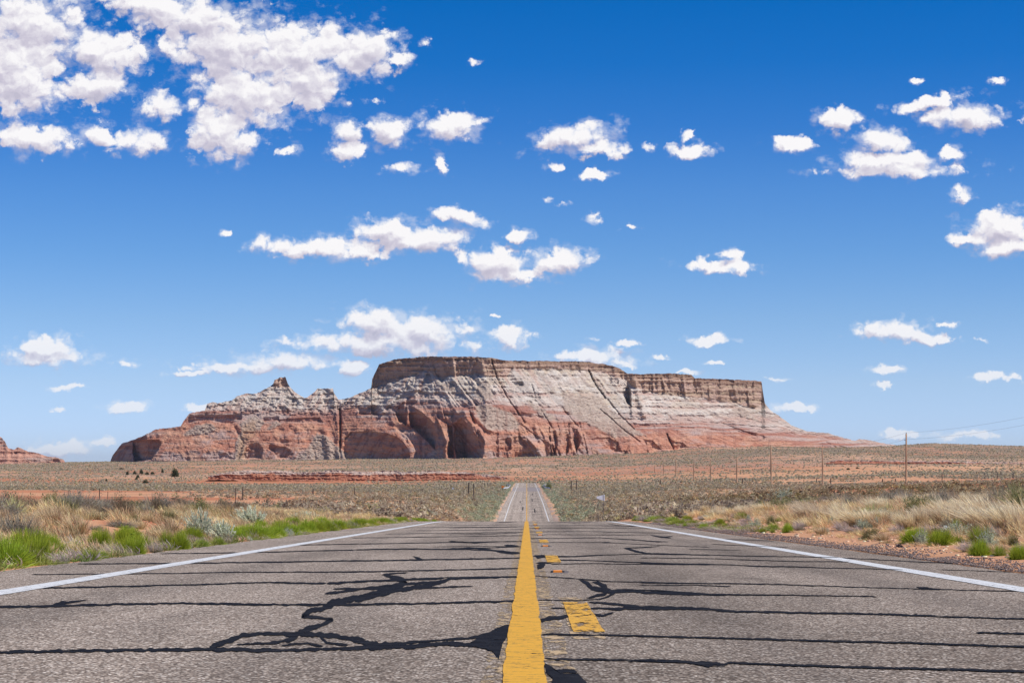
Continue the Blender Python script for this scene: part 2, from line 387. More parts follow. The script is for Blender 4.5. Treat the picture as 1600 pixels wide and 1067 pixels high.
def m_asphalt():
    m, T, b, o = mat_new('asphalt')
    P = T.new('ShaderNodeNewGeometry').outputs['Position']
    v = T.new('ShaderNodeTexVoronoi', i_Vector=T.new('ShaderNodeVectorMath', operation='MULTIPLY_ADD', i_0=T.noise(P, 30, 2, .5, 0, True), i_1=(.03, .03, 0), i_2=P).outputs[0], i_Scale=66.0)
    cs = T.new('ShaderNodeSeparateColor', i_0=v.outputs['Color'])
    nf = T.noise(P, 55, 4, .7); nm = T.noise(P, 6, 5, .6); nl = T.noise(T.vscale(P, .6, .16, 1), 1, 5, .6)
    stone = T.ramp(cs.outputs[0], [(0, (.08, .06, .048)), (.35, (.28, .22, .18)), (.7, (.58, .48, .395)), (1, (.84, .76, .67))])
    gap = T.ramp(v.outputs['Distance'], [(.3, 0), (.62, 1)])
    c = T.mix(gap, stone, (.07, .055, .046, 1))
    c = T.mix(T.math('MULTIPLY', T.ramp(nf, [(.4, 0), (.65, 1)]), .35), c, (.58, .47, .38, 1))
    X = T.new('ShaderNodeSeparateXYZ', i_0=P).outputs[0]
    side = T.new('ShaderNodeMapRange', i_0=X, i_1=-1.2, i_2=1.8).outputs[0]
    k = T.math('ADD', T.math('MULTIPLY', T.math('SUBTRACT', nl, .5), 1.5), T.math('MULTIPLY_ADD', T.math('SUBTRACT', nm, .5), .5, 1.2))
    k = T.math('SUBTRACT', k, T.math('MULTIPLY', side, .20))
    k = T.math('MULTIPLY', k, T.new('ShaderNodeMapRange', i_0=T.new('ShaderNodeSeparateXYZ', i_0=P).outputs[1], i_1=25, i_2=260, i_3=1.0, i_4=1.36).outputs[0])  # asphalt colour lightens with distance: grazing-angle brightness put into the colour
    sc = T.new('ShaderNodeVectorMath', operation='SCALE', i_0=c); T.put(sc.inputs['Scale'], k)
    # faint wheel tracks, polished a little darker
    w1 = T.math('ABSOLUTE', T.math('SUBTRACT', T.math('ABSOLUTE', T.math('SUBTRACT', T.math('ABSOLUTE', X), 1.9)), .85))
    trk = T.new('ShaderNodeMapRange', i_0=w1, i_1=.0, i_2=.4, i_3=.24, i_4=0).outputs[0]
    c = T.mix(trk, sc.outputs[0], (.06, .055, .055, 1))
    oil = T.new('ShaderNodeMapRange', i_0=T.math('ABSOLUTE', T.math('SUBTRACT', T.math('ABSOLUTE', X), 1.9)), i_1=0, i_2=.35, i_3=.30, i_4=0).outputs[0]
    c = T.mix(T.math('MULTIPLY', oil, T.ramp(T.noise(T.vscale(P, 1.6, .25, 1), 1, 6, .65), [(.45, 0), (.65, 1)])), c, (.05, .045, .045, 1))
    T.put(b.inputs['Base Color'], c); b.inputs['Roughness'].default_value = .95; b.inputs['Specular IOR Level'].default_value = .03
    bump(T, b, T.math('SUBTRACT', nf, v.outputs['Distance']), .004, .9); return m
def m_tar():
    m, T, b, o = mat_new('crack_tar')
    P = T.new('ShaderNodeNewGeometry').outputs['Position']; n = T.noise(P, 9, 6, .65); n2 = T.noise(P, 70, 3, .6)
    T.put(b.inputs['Base Color'], T.ramp(n, [(.3, (.008, .008, .011)), (.62, (.022, .022, .026)), (.8, (.05, .046, .045))]))
    b.inputs['Roughness'].default_value = .85; b.inputs['Specular IOR Level'].default_value = .06
    bump(T, b, T.math('ADD', n, T.math('MULTIPLY', n2, .3)), .012, .7)
    w = T.ramp(T.math('ADD', T.noise(T.vscale(P, 6, 10, 1), 1, 6, .7), T.math('MULTIPLY', n2, .2)), [(.70, 0), (.76, 1)])
    mx = T.new('ShaderNodeMixShader', i_0=w, i_1=b.outputs[0], i_2=T.new('ShaderNodeBsdfTransparent').outputs[0]); T.l.new(mx.outputs[0], o.inputs[0]); return m
def m_paint(name, col, wear, old=(.27, .22, .18), rough=.6):
    """road paint: worn through in flakes to the asphalt, cracked across"""
    m, T, b, o = mat_new(name)
    P = T.new('ShaderNodeNewGeometry').outputs['Position']
    n = T.noise(T.vscale(P, 13, 6, 1), 1, 8, .75); g = T.noise(P, 60, 4, .7)
    cr = T.noise(T.vscale(P, 5, 16, 1), 1, 4, .6, .6)
    crack = T.ramp(T.math('ABSOLUTE', T.math('SUBTRACT', cr, .5)), [(.006, 1), (.02, 0)])
    crack = T.math('MULTIPLY', crack, T.ramp(n, [(.42, 0), (.5, 1)]))
    w = T.ramp(T.math('ADD', n, T.math('MULTIPLY', g, .25)), [(wear, 0), (wear+.06, 1)])
    c = T.mix(g, (*[q*1.06 for q in col], 1), (*[q*.80 for q in col], 1))
    c = T.mix(w, c, T.mix(g, (*old, 1), (*[q*.5 for q in old], 1)))
    c = T.mix(T.math('MULTIPLY', crack, .85), c, (.10, .07, .04, 1))
    T.put(b.inputs['Base Color'], c); b.inputs['Roughness'].default_value = rough
    bump(T, b, T.math('SUBTRACT', g, T.math('MULTIPLY', w, 1.5)), .003, .8)
    mx = T.new('ShaderNodeMixShader', i_0=w, i_1=b.outputs[0], i_2=T.new('ShaderNodeBsdfTransparent').outputs[0]); T.l.new(mx.outputs[0], o.inputs[0]); return m
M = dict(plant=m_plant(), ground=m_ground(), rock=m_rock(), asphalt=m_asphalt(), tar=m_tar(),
    white=m_paint('white_road_paint', (.80, .80, .79), .72), yellow=m_paint('yellow_road_paint', (.82, .43, .035), .745),
    worn=m_paint('worn_yellow_paint', (.82, .44, .05), .655), faded=m_paint('faded_yellow_paint', (.60, .43, .24), .585, (.27, .22, .18)),
    post=m_plain('weathered_post', (.085, .06, .05)), pole=m_plain('pole_wood', (.42, .25, .15), scale=3), wire=m_plain('wire', (.10, .10, .11), .5),
    signback=m_plain('galvanised_sheet', (.70, .72, .76), .5, 0, .1), steel=m_plain('sign_post_steel', (.16, .15, .15), .6, .4),
    orange=m_plain('orange_lens', (.95, .30, .03), .35, 0, .1), orangesign=m_plain('orange_sheeting', (.90, .26, .02), .5, 0, .1),
    greensign=m_plain('green_sheeting', (.02, .22, .14), .5, 0, .1), dark=m_plain('dark_casting', (.04, .04, .045), .7),
    whiteplastic=m_plain('pale_plastic', (.62, .68, .80), .4, 0, .15), bark=m_plain('bark', (.12, .08, .06)), redrock=None)

M['patch'] = m_plain('newer_asphalt', (.17, .145, .14), .9, 0, .2, 2, .1)
# ------------------------------------------------------------------ terrain (one sheet to the horizon)
def scrubmap(x, y):
    """how thickly the scrub covers the plain, 0..1"""
    n = fbm(x/120, y/240, 31, 4); n2 = fbm(x/16, y/26, 33, 3)
    band = ip(y, [(60, .44), (130, .42), (250, .36), (400, .48), (600, .78), (900, .85), (1020, .40), (1130, .20), (1300, .40), (1400, .60), (1800, .75), (2150, .95), (2500, .95), (3000, .6), (5000, .5)])
    return np.clip(band+.75*n+.45*n2+.45*np.exp(-((np.abs(x)-13)/11)**2)*sst(80, 110, y)*(1-sst(330, 420, y)), 0, 1)
def build_ground():
    redbank = lambda X, Y: .8*sst(.02, .25, fbm(X/60, Y/60, 49, 4))*sst(100, 180, Y)*(1-sst(700, 1000, Y))+.7*sst(.05, .3, fbm(X/200, Y/90, 51, 4))*sst(900, 1200, Y)*(1-sst(2200, 2500, Y))
    ys = np.concatenate([np.linspace(-18, 8, 30)[:-1], 8*np.exp(np.linspace(0, math.log(3200/8), 620))[:-1], 3200*np.exp(np.linspace(0, math.log(34000/3200), 40))])
    a1 = np.linspace(-.31, .31, 441)
    ext = np.array([.33, .36, .40, .46, .55, .7, .95, 1.4, 2.2, 4.0])
    a = np.concatenate([-ext[::-1], a1, ext])
    Y, A = np.meshgrid(ys, a, indexing='ij'); X = A*(Y+22)
    # follow the road edges closely near the camera
    Z = zt(X, Y)
    Z = np.where(np.abs(A) > .5, np.where(Y < 100, np.minimum(Z, zroad(Y)+1.2), Z), Z)
    green = scrubmap(X, Y)*sst(50, 110, Y)
    red = np.clip(.27+.75*fbm(X/150, Y/200, 41, 4)+.9*np.exp(-((Y-1120)/110)**2)*(1-.85*sst(-40, 90, X))+.75*np.exp(-((Y-255)/40)**2)*sst(20, 60, X)+.2*sst(1200, 1300, Y), 0, 1)
    red = np.maximum(red, np.where((X < -7) & (Y < 75), .95*sst(0, .3, .3+fbm(X/2.5, Y/6, 47, 3)), 0)*sst(-7, -8.2, X))
    near_sh = (np.abs(X+.2) < 5.5) & (Y > 200) & (Y < 940)
    green = np.where(near_sh, 0, green); red = np.where(near_sh, 0, red)
    red = np.clip(red+redbank(X, Y)*(1-np.exp(-(X/30)**2)), 0, 1)*np.where(near_sh, 0, 1)
    rock = near_sh*1.6+sst(1150, 1350, Y)*(.55+.6*fbm(X/200, Y/200, 43, 3)) + .8*sst(2550, 2900, Y)*sst(500, 620, X)
    col = np.stack([green, red, np.clip(rock, 0, 1.6)], -1).reshape(-1, 3)
    me = mesh_np('ground', np.stack([X, Y, Z], -1).reshape(-1, 3), grid_faces(*X.shape), col, True)
    tag(link('ground', me, M['ground']), kind='structure')
build_ground()

# ------------------------------------------------------------------ road
def strip(y0, y1, x0, x1, dz, step=1.0, rag=0, seed=0, cam_step=None):
    n = max(2, int((y1-y0)/step)+1); ys = np.linspace(y0, y1, n)
    xa = np.full(n, x0)+rag*fbm(ys*3.1, ys*0, seed, 3); xb = np.full(n, x1)+rag*fbm(ys*3.1, ys*0+9, seed+5, 3)
    nc = 2 if x1-x0 < 1 else 13
    t = np.linspace(0, 1, nc)[None]; X = xa[:, None]*(1-t)+xb[:, None]*t; Y = np.repeat(ys[:, None], nc, 1); Z = zroad(Y)+dz
    return np.stack([X, Y, Z], -1).reshape(-1, 3), grid_faces(n, nc)
def join(parts):
    V, F, n = [], [], 0
    for v, f in parts: V.append(v); F.append(f+n); n += len(v)
    return np.concatenate(V), np.concatenate(F)
def build_road():
    v1, f1 = strip(-18, 130, EL, ER, 0, .5, .06, 3)
    v2, f2 = strip(130, 990, EL, ER, 0, 3, .06, 3)
    v, f = join([(v1, f1), (v2, f2)])
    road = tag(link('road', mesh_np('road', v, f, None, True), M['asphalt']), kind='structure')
    for x in (-3.70, 3.62):
        v, f = join([strip(-18, 110, x-.11, x+.11, .004, .25, .008, 11), strip(110, 960, x-.075, x+.075, .012, 3, .01, 12)])
        link('edge_line', mesh_np('edge_line', v, f), M['white'], road)
    v, f = join([strip(-18, 110, -.086, .068, .005, .04, .009, 13), strip(110, 960, -.08, .07, .012, 3, .01, 14)])
    link('centre_line', mesh_np('centre_line', v, f), M['yellow'], road)
    for k in range(-1, 8):
        y = 9.65+12.19*k
        v, f = strip(y, y+3.0, .225, .375, .005, .1, .006, 20+k); link('lane_dash', mesh_np('lane_dash', v, f), M['worn'], road)
        v, f = strip(y-.5, y+3.7, .21, .36, .0025, .2, .01, 40+k); link('old_paint', mesh_np('old_paint', v, f), M['faded'], road)
    for k in range(28, 72):
        y = 9.65+12.19*k
        v, f = strip(y, y+3.0, .225, .375, .012, 1, .0, 20+k); link('lane_dash', mesh_np('lane_dash', v, f), M['worn'], road)
    for x0, x1, y1 in ((.061, .17, 60), (-.16, -.081, 60)):
        v, f = strip(-18, y1, x0, x1, .0022, .15, .03, 61); link('old_paint', mesh_np('old_paint', v, f), M['faded'], road)
    return road
road = build_road()

# tar strokes: traced shapes lie on the road where they are; (x, row, thickness) in photo units
def zz(s, x0, y0, pts): return [(x0+p[0]/s, y0+p[1]/s, p[2]/s) for p in pts]
A_ = lambda *p: zz(2, 0, 820, p); B_ = lambda *p: zz(4, 700, 800, p); C_ = lambda *p: zz(2.667, 1000, 800, p)
STROKES = [
A_((-40,399,9),(200,395,10),(420,392,10),(650,390,12),(760,391,14),(900,392,11),(1080,386,11),(1180,383,20),(1300,379,14),(1440,372,14),(1530,378,20)),
A_((655,382,10),(700,368,22),(760,346,16),(830,340,11),(930,342,18),(1050,348,16),(1110,358,20),(1180,378,22),(1330,364,6),(1480,352,8),(1560,335,16)),
A_((740,374,6),(850,369,8),(900,360,14),(935,346,16)), A_((880,378,8),(960,370,8),(1010,382,7)), A_((1000,350,8),(1020,368,8),(1090,376,8)),
A_((930,342,22),(960,326,20),(1000,315,17),(1040,296,14),(1000,290,10),(945,286,14),(975,268,20),(1010,262,16),(1040,245,24),(1090,236,22),(1130,226,18),(1180,210,16),(1230,196,20),(1270,182,20),(1240,166,16),(1200,158,8)),
A_((1195,156,8),(1240,151,6),(1275,150,4)), A_((1020,184,9),(1150,176,7),(1390,166,8)), A_((1015,215,8),(1100,205,8),(1240,186,8),(1380,180,10)),
A_((1040,200,6),(1170,199,7),(1300,198,8),(1480,192,4)), A_((1110,240,14),(1200,215,16),(1330,190,14),(1380,178,14),(1410,168,8),(1640,161,5)),
A_((-40,257,7),(150,254,8),(300,250,7),(550,245,6),(700,247,7),(900,250,6),(1050,250,9),(1300,246,6),(1640,237,7)), A_((165,250,8),(195,243,10),(240,240,6),(270,236,4)),
A_((120,197,4),(420,192,5),(640,186,5),(840,180,5),(1020,183,7)), A_((100,155,2.5),(520,152,3),(760,148,3),(1100,147,4),(1640,136,4)),
A_((240,122,3),(560,120,4),(860,116,4),(1130,112,4),(1290,110,5),(1640,103,4)), A_((1290,98,5),(1310,105,10),(1325,109,4)),
A_((500,90,2.5),(800,86,3),(1020,80,3),(1250,75,4),(1420,76,4),(1640,67,3)), A_((1400,74,3),(1480,72,6),(1540,80,6),(1630,88,7)),
A_((900,63,2),(1640,51,2.5)), A_((1400,50,3),(1480,56,4),(1560,52,2)), A_((1100,41,2),(1640,33,2)), A_((1200,28,1.5),(1640,23,2)), A_((1300,18,1.3),(1640,14,1.6)), A_((1250,9,1),(1640,5,1.3)),
B_((585,765,12),(1000,770,10),(1640,786,8)), B_((600,918,10),(900,925,14),(1300,932,14),(1640,946,10)),
B_((570,680,26),(650,665,26),(740,655,18),(820,642,8),(900,640,10),(970,648,16),(1040,628,12)),
B_((640,602,10),(730,602,8),(860,600,6),(1000,605,14),(1050,604,22),(1180,600,26),(1400,600,20),(1640,606,16)), B_((880,562,12),(1000,572,12),(1200,590,16)),
B_((560,550,5),(700,553,5),(860,550,6),(950,545,8),(1000,530,14),(1050,503,18)), B_((540,400,5),(640,405,5),(830,420,6),(1000,435,5),(1200,438,5),(1640,446,4)),
B_((820,424,8),(870,445,26),(900,480,34),(980,492,36),(1030,495,26),(1100,496,14),(1300,500,8),(1640,516,10)), B_((900,436,10),(950,446,24),(980,462,30),(1000,485,30)), B_((870,540,12),(930,525,20),(1000,510,16)),
B_((1040,485,8),(1300,490,6),(1640,513,8)), B_((530,275,10),(600,276,16),(700,280,8),(850,275,8),(1000,268,5),(1150,262,4),(1640,268,4)),
B_((550,320,12),(640,315,14),(700,300,8),(850,302,6),(1080,310,5),(1400,322,7),(1640,325,4)), B_((560,350,18),(590,356,12)), B_((640,325,5),(900,322,4),(1200,326,4),(1640,330,3)),
B_((440,262,4),(390,258,12),(330,250,14),(290,240,9),(180,236,5),(-100,231,4)), B_((440,209,4),(380,206,16),(350,205,12)), B_((440,212,3),(200,214,3),(-100,216,2)),
B_((1100,225,10),(1150,236,14),(1200,250,14),(1250,258,8),(1640,269,4)), B_((1100,225,5),(1200,222,6),(1330,212,4)), B_((960,190,9),(1020,190,9)), B_((520,190,2.5),(960,188,3),(1300,206,3),(1640,220,3)),
B_((500,165,5),(750,163,4),(950,160,4),(1300,182,5),(1380,186,4)), B_((1280,146,5),(1330,155,9),(1400,164,5)), B_((500,122,3),(900,120,2.5),(1040,124,4),(1400,132,2)), B_((500,140,3),(800,141,2.5),(1250,146,2)),
B_((500,100,2.5),(900,99,2),(1400,104,2)), B_((500,84,2.2),(800,82,2),(1200,88,3)), B_((680,60,2),(780,66,4),(900,62,2)), B_((300,62,4),(380,60,5),(440,58,2)), B_((1000,74,4),(1060,82,4),(1160,90,4)),
B_((-60,412,6),(200,405,6),(430,402,5)), B_((0,467,5),(165,464,4)), B_((-20,298,4),(435,288,4)), B_((-20,363,3),(440,350,3)), B_((20,185,6),(100,188,9),(200,190,3)), B_((0,142,3),(440,132,3)), B_((0,98,2),(440,92,2)), B_((0,84,2),(440,78,2)), B_((560,374,2.5),(630,374,2.5)),
C_((0,618,12),(150,622,10),(230,630,14),(300,635,26),(350,640,16),(370,629,8),(800,645,10),(1200,655,10),(1660,667,12)), C_((0,518,7),(400,528,7),(850,540,9),(1100,545,8),(1660,565,8)),
C_((0,400,16),(150,402,13),(270,405,12),(400,415,9),(800,422,8),(1100,430,9),(1300,437,6),(1660,448,6)), C_((0,335,12),(150,342,11),(300,344,8),(600,346,4),(990,353,4)),
C_((0,295,4),(360,298,4),(600,303,5),(900,313,3),(1200,322,3),(1660,332,3)), C_((1150,313,5),(1200,317,8),(1260,322,5)), C_((1400,503,5),(1500,505,8),(1660,512,6)), C_((0,305,3),(200,304,3),(380,310,4)),
C_((0,213,4),(120,215,5),(380,220,3),(480,225,5),(800,233,3),(1100,240,3)), C_((60,172,3),(400,182,3),(700,187,3),(830,189,3)), C_((0,190,2.5),(300,194,2.5),(640,206,3),(880,207,2.5)),
C_((300,134,2),(500,142,2),(620,146,2)), C_((840,190,3),(1100,204,3),(1330,216,3)), C_((1250,240,2),(1560,250,2.5)), C_((1000,165,2),(1150,170,2)), C_((40,95,4),(90,104,5),(140,100,3)), C_((0,118,3),(80,124,4),(110,122,2)), C_((0,150,4),(40,146,3),(80,142,3)), C_((200,155,2),(420,158,2)), C_((350,112,2),(560,120,2)),
]
BLOBS = [[(700+p[0]/4, 800+p[1]/4) for p in q] for q in (
 [(120,835),(180,792),(230,775),(270,748),(300,730),(345,712),(385,705),(378,740),(366,790),(340,830),(328,880),(318,922),(290,880),(240,858)],
 [(604,948),(640,965),(665,990),(720,985),(790,990),(830,1030),(870,1075),(860,1120),(640,1120),(655,1040),(612,1005)],
 [(540,268),(600,270),(610,285),(560,292)],[(556,330),(610,322),(600,350),(560,362)])]
def build_tar():
    groups = {'near': ([], [], 0)}
    allparts = []
    for si, st in enumerate(STROKES):
        P = np.array(st); 
        d = np.concatenate([[0], np.cumsum(np.hypot(np.diff(P[:, 0]), np.diff(P[:, 1])))])
        t = np.arange(0, d[-1], 1.6); 
        if len(t) < 3: t = np.linspace(0, d[-1], 4)
        x = np.interp(t, d, P[:, 0]); r = np.interp(t, d, P[:, 1]); w = np.interp(t, d, P[:, 2])*.85
        amp = np.clip((r-792)/140, .12, 1)
        r = r+.9*amp*fbm(t/22, t*0+si*7.3, 71, 4); 
        ww = w*(.5*(1+.8*fbm(t/9, t*0+si*3.1, 73, 3)))*np.clip(np.minimum(t, d[-1]-t)/6+.15, 0, 1)
        ww2 = w*(.5*(1+.8*fbm(t/8, t*0+si*5.1, 79, 3)))*np.clip(np.minimum(t, d[-1]-t)/6+.15, 0, 1)
        gx = np.gradient(x); gr = np.gradient(r); L = np.hypot(gx, gr)+1e-6; nx, nr = -gr/L, gx/L
        xa, ra, xb, rb = x+nx*ww, r+nr*ww, x-nx*ww2, r-nr*ww2
        ra = np.maximum(ra, 813.5); rb = np.maximum(rb, 813.3)
        Xa, Ya = plane(xa, ra); Xb, Yb = plane(xb, rb)
        dz = .0065 if False else .0034+.00002*(si % 40)
        va = np.stack([Xa, Ya, zroad(Ya)+dz], -1); vb = np.stack([Xb, Yb, zroad(Yb)+dz], -1)
        v = np.stack([va, vb], 1).reshape(-1, 3); n = len(t)
        i = np.arange(n-1)*2; f = np.stack([i, i+1, i+3, i+2], -1)
        ok = (np.hypot(Xa, Ya) < 95)
        allparts.append((v, f))
    for bi, poly in enumerate(BLOBS):
        P = []
        for i in range(len(poly)):
            a = np.array(poly[i]); b = np.array(poly[(i+1) % len(poly)])
            for k in range(4):
                q = a+(b-a)*k/4; P.append(q+rng.normal(0, .35, 2))
        P = np.array(P); X, Y = plane(P[:, 0], P[:, 1]); c = np.array([X.mean(), Y.mean()])
        v = np.concatenate([np.stack([X, Y, zroad(Y)+.0043], -1), [[c[0], c[1], zroad(c[1])+.0043]]]); n = len(P)
        f = np.array([[i, (i+1) % n, n, n] for i in range(n)]); allparts.append((v, f))
    # each sealed crack is a part of the road
    for v, f in allparts:
        if f[0][2] == f[0][3]: f = f[:, :3]
        link('tar_seal', mesh_np('tar_seal', v, f), M['tar'], road)
    # thin cracks across the far road
    for k in range(26):
        y = 345+k*21+rng.uniform(-6, 6); x0 = rng.uniform(-3.4, 1.5); x1 = min(x0+rng.uniform(1.0, 3.5), 3.4)
        v, f = strip(y, y+rng.uniform(.5, 1.1), x0, x1, .012, .3, .1, k); link('tar_seal', mesh_np('tar_seal', v, f), M['tar'], road)
    for (x, y, L) in ((1.45, 375, 26), (1.2, 470, 30), (-1.6, 450, 20), (1.5, 560, 30), (-.9, 390, 25)):
        v, f = strip(y, y+L, x, x+.22, .013, 2, .08, 8); link('tar_seal', mesh_np('tar_seal', v, f), M['tar'], road)
build_tar()

# ------------------------------------------------------------------ butte: cliffs, ledges, alcoves and talus as real relief
def relief(name, u0, u1, nu, nv, Ttop, Bbase, Y0f, Dfun, colfun, unit, back=300, below=7, jag=1.0, seed=0, mat=None):
    u = np.linspace(u0, u1, nu); T = ip(u, Ttop)+jag*(fbm(u/2.6, u*0, seed+1, 4)+.9*fbm(u/17, u*0, seed+3, 3)); B = ip(u, Bbase)+below
    v = np.linspace(0, 1, nv)[:, None]; Rr = B[None]*(1-v)+np.minimum(T, B-.4)[None]*v; U = np.repeat(u[None], nv, 0)
    D = Dfun(U, Rr); Y = Y0f(U)+unit*D
    a, s = ray(U, Rr); X = a*Y; Z = s*Y; col = colfun(U, Rr, D)
    # the summit runs on backwards and the far side comes down
    rows = [(X, Y, Z)]; bx, by, bz = X[-1], Y[-1], Z[-1]
    ext = []; kk = np.ones(61)/61; bs = np.minimum(bz, np.convolve(np.pad(bz, 30, mode='edge'), kk, 'valid'))
    for k, (dy, dz) in enumerate(((.01, -.002), (.06, -.006), (.2, -.012), (.5, -.03), (1, -.25), (1.3, -1.2))):
        fl = (0, .5, 1, 1, 1, 1)[k]; ext.append((bx*(by+dy*back)/by, by+dy*back, bz*(1-fl)+bs*fl+dz*40+ .8*fbm(u/9, u*0+k, seed+9, 3)*(k > 1)-.5*(k > 0)))
    X = np.vstack([X]+[e[0][None] for e in ext]); Y = np.vstack([Y]+[e[1][None] for e in ext]); Z = np.vstack([Z]+[e[2][None] for e in ext])
    col = np.concatenate([col, np.repeat(col[-1:], len(ext), 0)])
    me = mesh_np(name, np.stack([X, Y, Z], -1).reshape(-1, 3), grid_faces(*X.shape), col.reshape(-1, 3))
    return link(name, me, mat or M['rock'])

BT = [(168,723),(172,721),(175,713),(180,705),(190,692.5),(210,686),(222,682),(242,671),(260,669),(282,666),(287,657),(296,646),(320,641),(324,630),(332,627),(340,629.5),(362,626),(370,619),(385,614),(397,615),(402,614),(417,606),(427,600),(429,594),(437,589.5),(446,589),(450,600),(460,612),(475,621),(480,621),(492,612),(496,607),(520,607),(522,615),(529,625),(534,624),(545,621),(562,614),(580,606),(581.5,592),(592,570),(617,561.5),(650,558),(660,557),(715,557),(770,559),(790,563),(850,564),(912,565),(945,569),(967,575),(980,584),(1000,584.5),(1055,583),(1080,585.5),(1086,591),(1125,592.5),(1175,594),(1190,596),(1192,612),(1195,630),(1202,640),(1217,650),(1237,665),(1262,674),(1295,677),(1320,684),(1335,688),(1342,685.5),(1360,687.5),(1375,691),(1400,695)]
BB = [(168,722),(300,719),(450,718),(560,716.5),(650,719),(740,717),(800,714),(900,711),(950,708.5),(1020,707),(1080,699),(1150,697),(1250,699),(1350,702),(1400,700)]
BR = [(168,700),(285,645),(300,643),(400,646),(520,648),(540,640),(600,648),(640,625),(700,632),(730,634),(760,628),(800,634),(850,642),(900,652),(950,661),(1000,662),(1100,662),(1200,672),(1250,682),(1400,700)]
BC = [(168,560),(425,560),(427,606),(452,606),(455,560),(578,560),(580,608),(600,602),(625,594),(645,585),(670,580),(680,588),(690,592),(700,590),(735,585),(790,590),(800,576),(840,575),(900,578),(945,584),(975,594),(990,606),(1010,612),(1050,620),(1100,622),(1150,630),(1170,637),(1195,634),(1200,630),(1400,600)]
BY = [(160,2560),(230,2470),(300,2460),(500,2452),(527,2450),(540,2446),(640,2395),(700,2350),(760,2330),(850,2370),(900,2400),(1000,2470),(1100,2550),(1200,2640),(1400,2900)]
# (polygon, depth, edge softness) - hollows; all in photo units of about 0.8 m
RECESS = [
 ([(207,690),(225,687),(249,687),(252,692),(246,705),(236,719),(209,722)],20,1.5),([(170,724),(176,711),(186,700),(206,690),(207,698),(195,702),(183,711),(180,724)],9,2),
 ([(285,664),(297,648),(345,648),(378,646),(378,655),(360,663),(340,660),(330,657),(310,658)],7,1.2),([(435,655),(470,653),(500,652),(505,660),(470,661),(435,661)],5,1),([(410,652),(436,650),(436,657),(412,658)],4,1),
 ([(378,714),(383,700),(391,693),(404,692),(411,702),(407,716),(380,718)],13,2.5),([(418,702),(420,695),(445,698),(455,706),(447,716),(432,716),(426,706)],13,2),([(326,717),(334,710),(352,707),(365,717)],6,1.2),([(400,688),(440,684),(460,690),(440,693),(420,690)],3,1),
 ([(538,684),(548,675),(575,673),(600,676),(622,684),(633,694),(640,708),(640,722),(540,722),(533,700)],17,2.5),([(628,680),(636,684),(640,696),(634,690)],5,1),
 ([(617,643),(628,630),(636,628),(637,645),(634,664),(622,658)],10,2),([(638,646),(650,643),(665,651),(677,668),(682,690),(680,702),(671,692),(650,673),(640,664)],16,1.8),
 ([(683,652),(700,655),(706,664),(690,660)],4,1),([(700,664),(707,666),(709,690),(712,716),(699,716),(696,700),(702,688)],22,1.5),
 ([(710,662),(722,652),(733,668),(750,686),(757,692),(752,719),(735,719),(714,716),(708,690)],17,2.2),([(733,640),(740,650),(744,668),(738,660)],5,1),
 ([(780,686),(798,684),(799,702),(792,706),(781,703)],4,1),([(801,684),(812,680),(822,690),(830,702),(838,717),(799,717)],15,1.2),([(849,690),(856,690),(864,700),(873,716),(853,716)],9,1),
 ([(712,640),(720,632),(745,628),(748,634),(728,636),(716,645)],6,1.2),([(688,640),(712,639),(708,650),(695,650)],4,1),([(560,636),(585,632),(600,640),(590,650),(560,648)],5,2),
 ([(861,674),(868,672),(872,690),(868,712),(862,700)],6,1),([(880,676),(888,674),(892,700),(884,712)],7,1),([(893,668),(902,670),(908,690),(900,708),(896,690)],6,1),
 ([(916,686),(935,684),(950,683),(965,690),(971,706),(958,706),(944,692),(930,690)],9,1.2),([(1004,686),(1020,688),(1033,702),(1016,704),(1010,696)],9,1),([(1042,682),(1054,690),(1066,691),(1074,699),(1052,703)],11,1),
 ([(590,582),(625,570),(650,566),(672,567),(668,578),(655,586),(640,590),(618,592),(592,598)],7,2),([(675,568),(688,563),(697,566),(701,588),(690,599),(681,586)],11,1.2),([(716,566),(728,566),(730,587),(720,587)],6,1),([(738,570),(747,566),(750,587),(737,587)],7,1),([(584,586),(592,580),(590,600),(583,604)],6,1.5),
 ([(998,597),(1015,595),(1017,611),(1005,617)],8,1),([(1040,598),(1062,597),(1066,614),(1058,621),(1044,610)],8,1),([(1078,600),(1086,592),(1090,612),(1080,618)],6,1),([(1137,609),(1148,608),(1152,630),(1140,628)],6,1),([(1157,613),(1168,611),(1171,636),(1158,632)],9,1),
 ([(970,612),(981,600),(986,612),(986,636),(978,628)],14,1.5),([(886,576),(906,574),(908,582),(890,582)],5,.8),([(800,596),(815,594),(818,603),(806,604)],4,.8),([(950,590),(966,592),(966,600),(952,600)],4,.8),
 ([(1140,668),(1180,676),(1200,684),(1192,686),(1160,678)],4,.8),([(1310,696),(1322,698),(1325,705),(1318,705)],6,.8),([(822,618),(842,616),(846,622),(828,624)],4,.8),([(795,640),(850,650),(846,655),(800,648)],3,.8)]
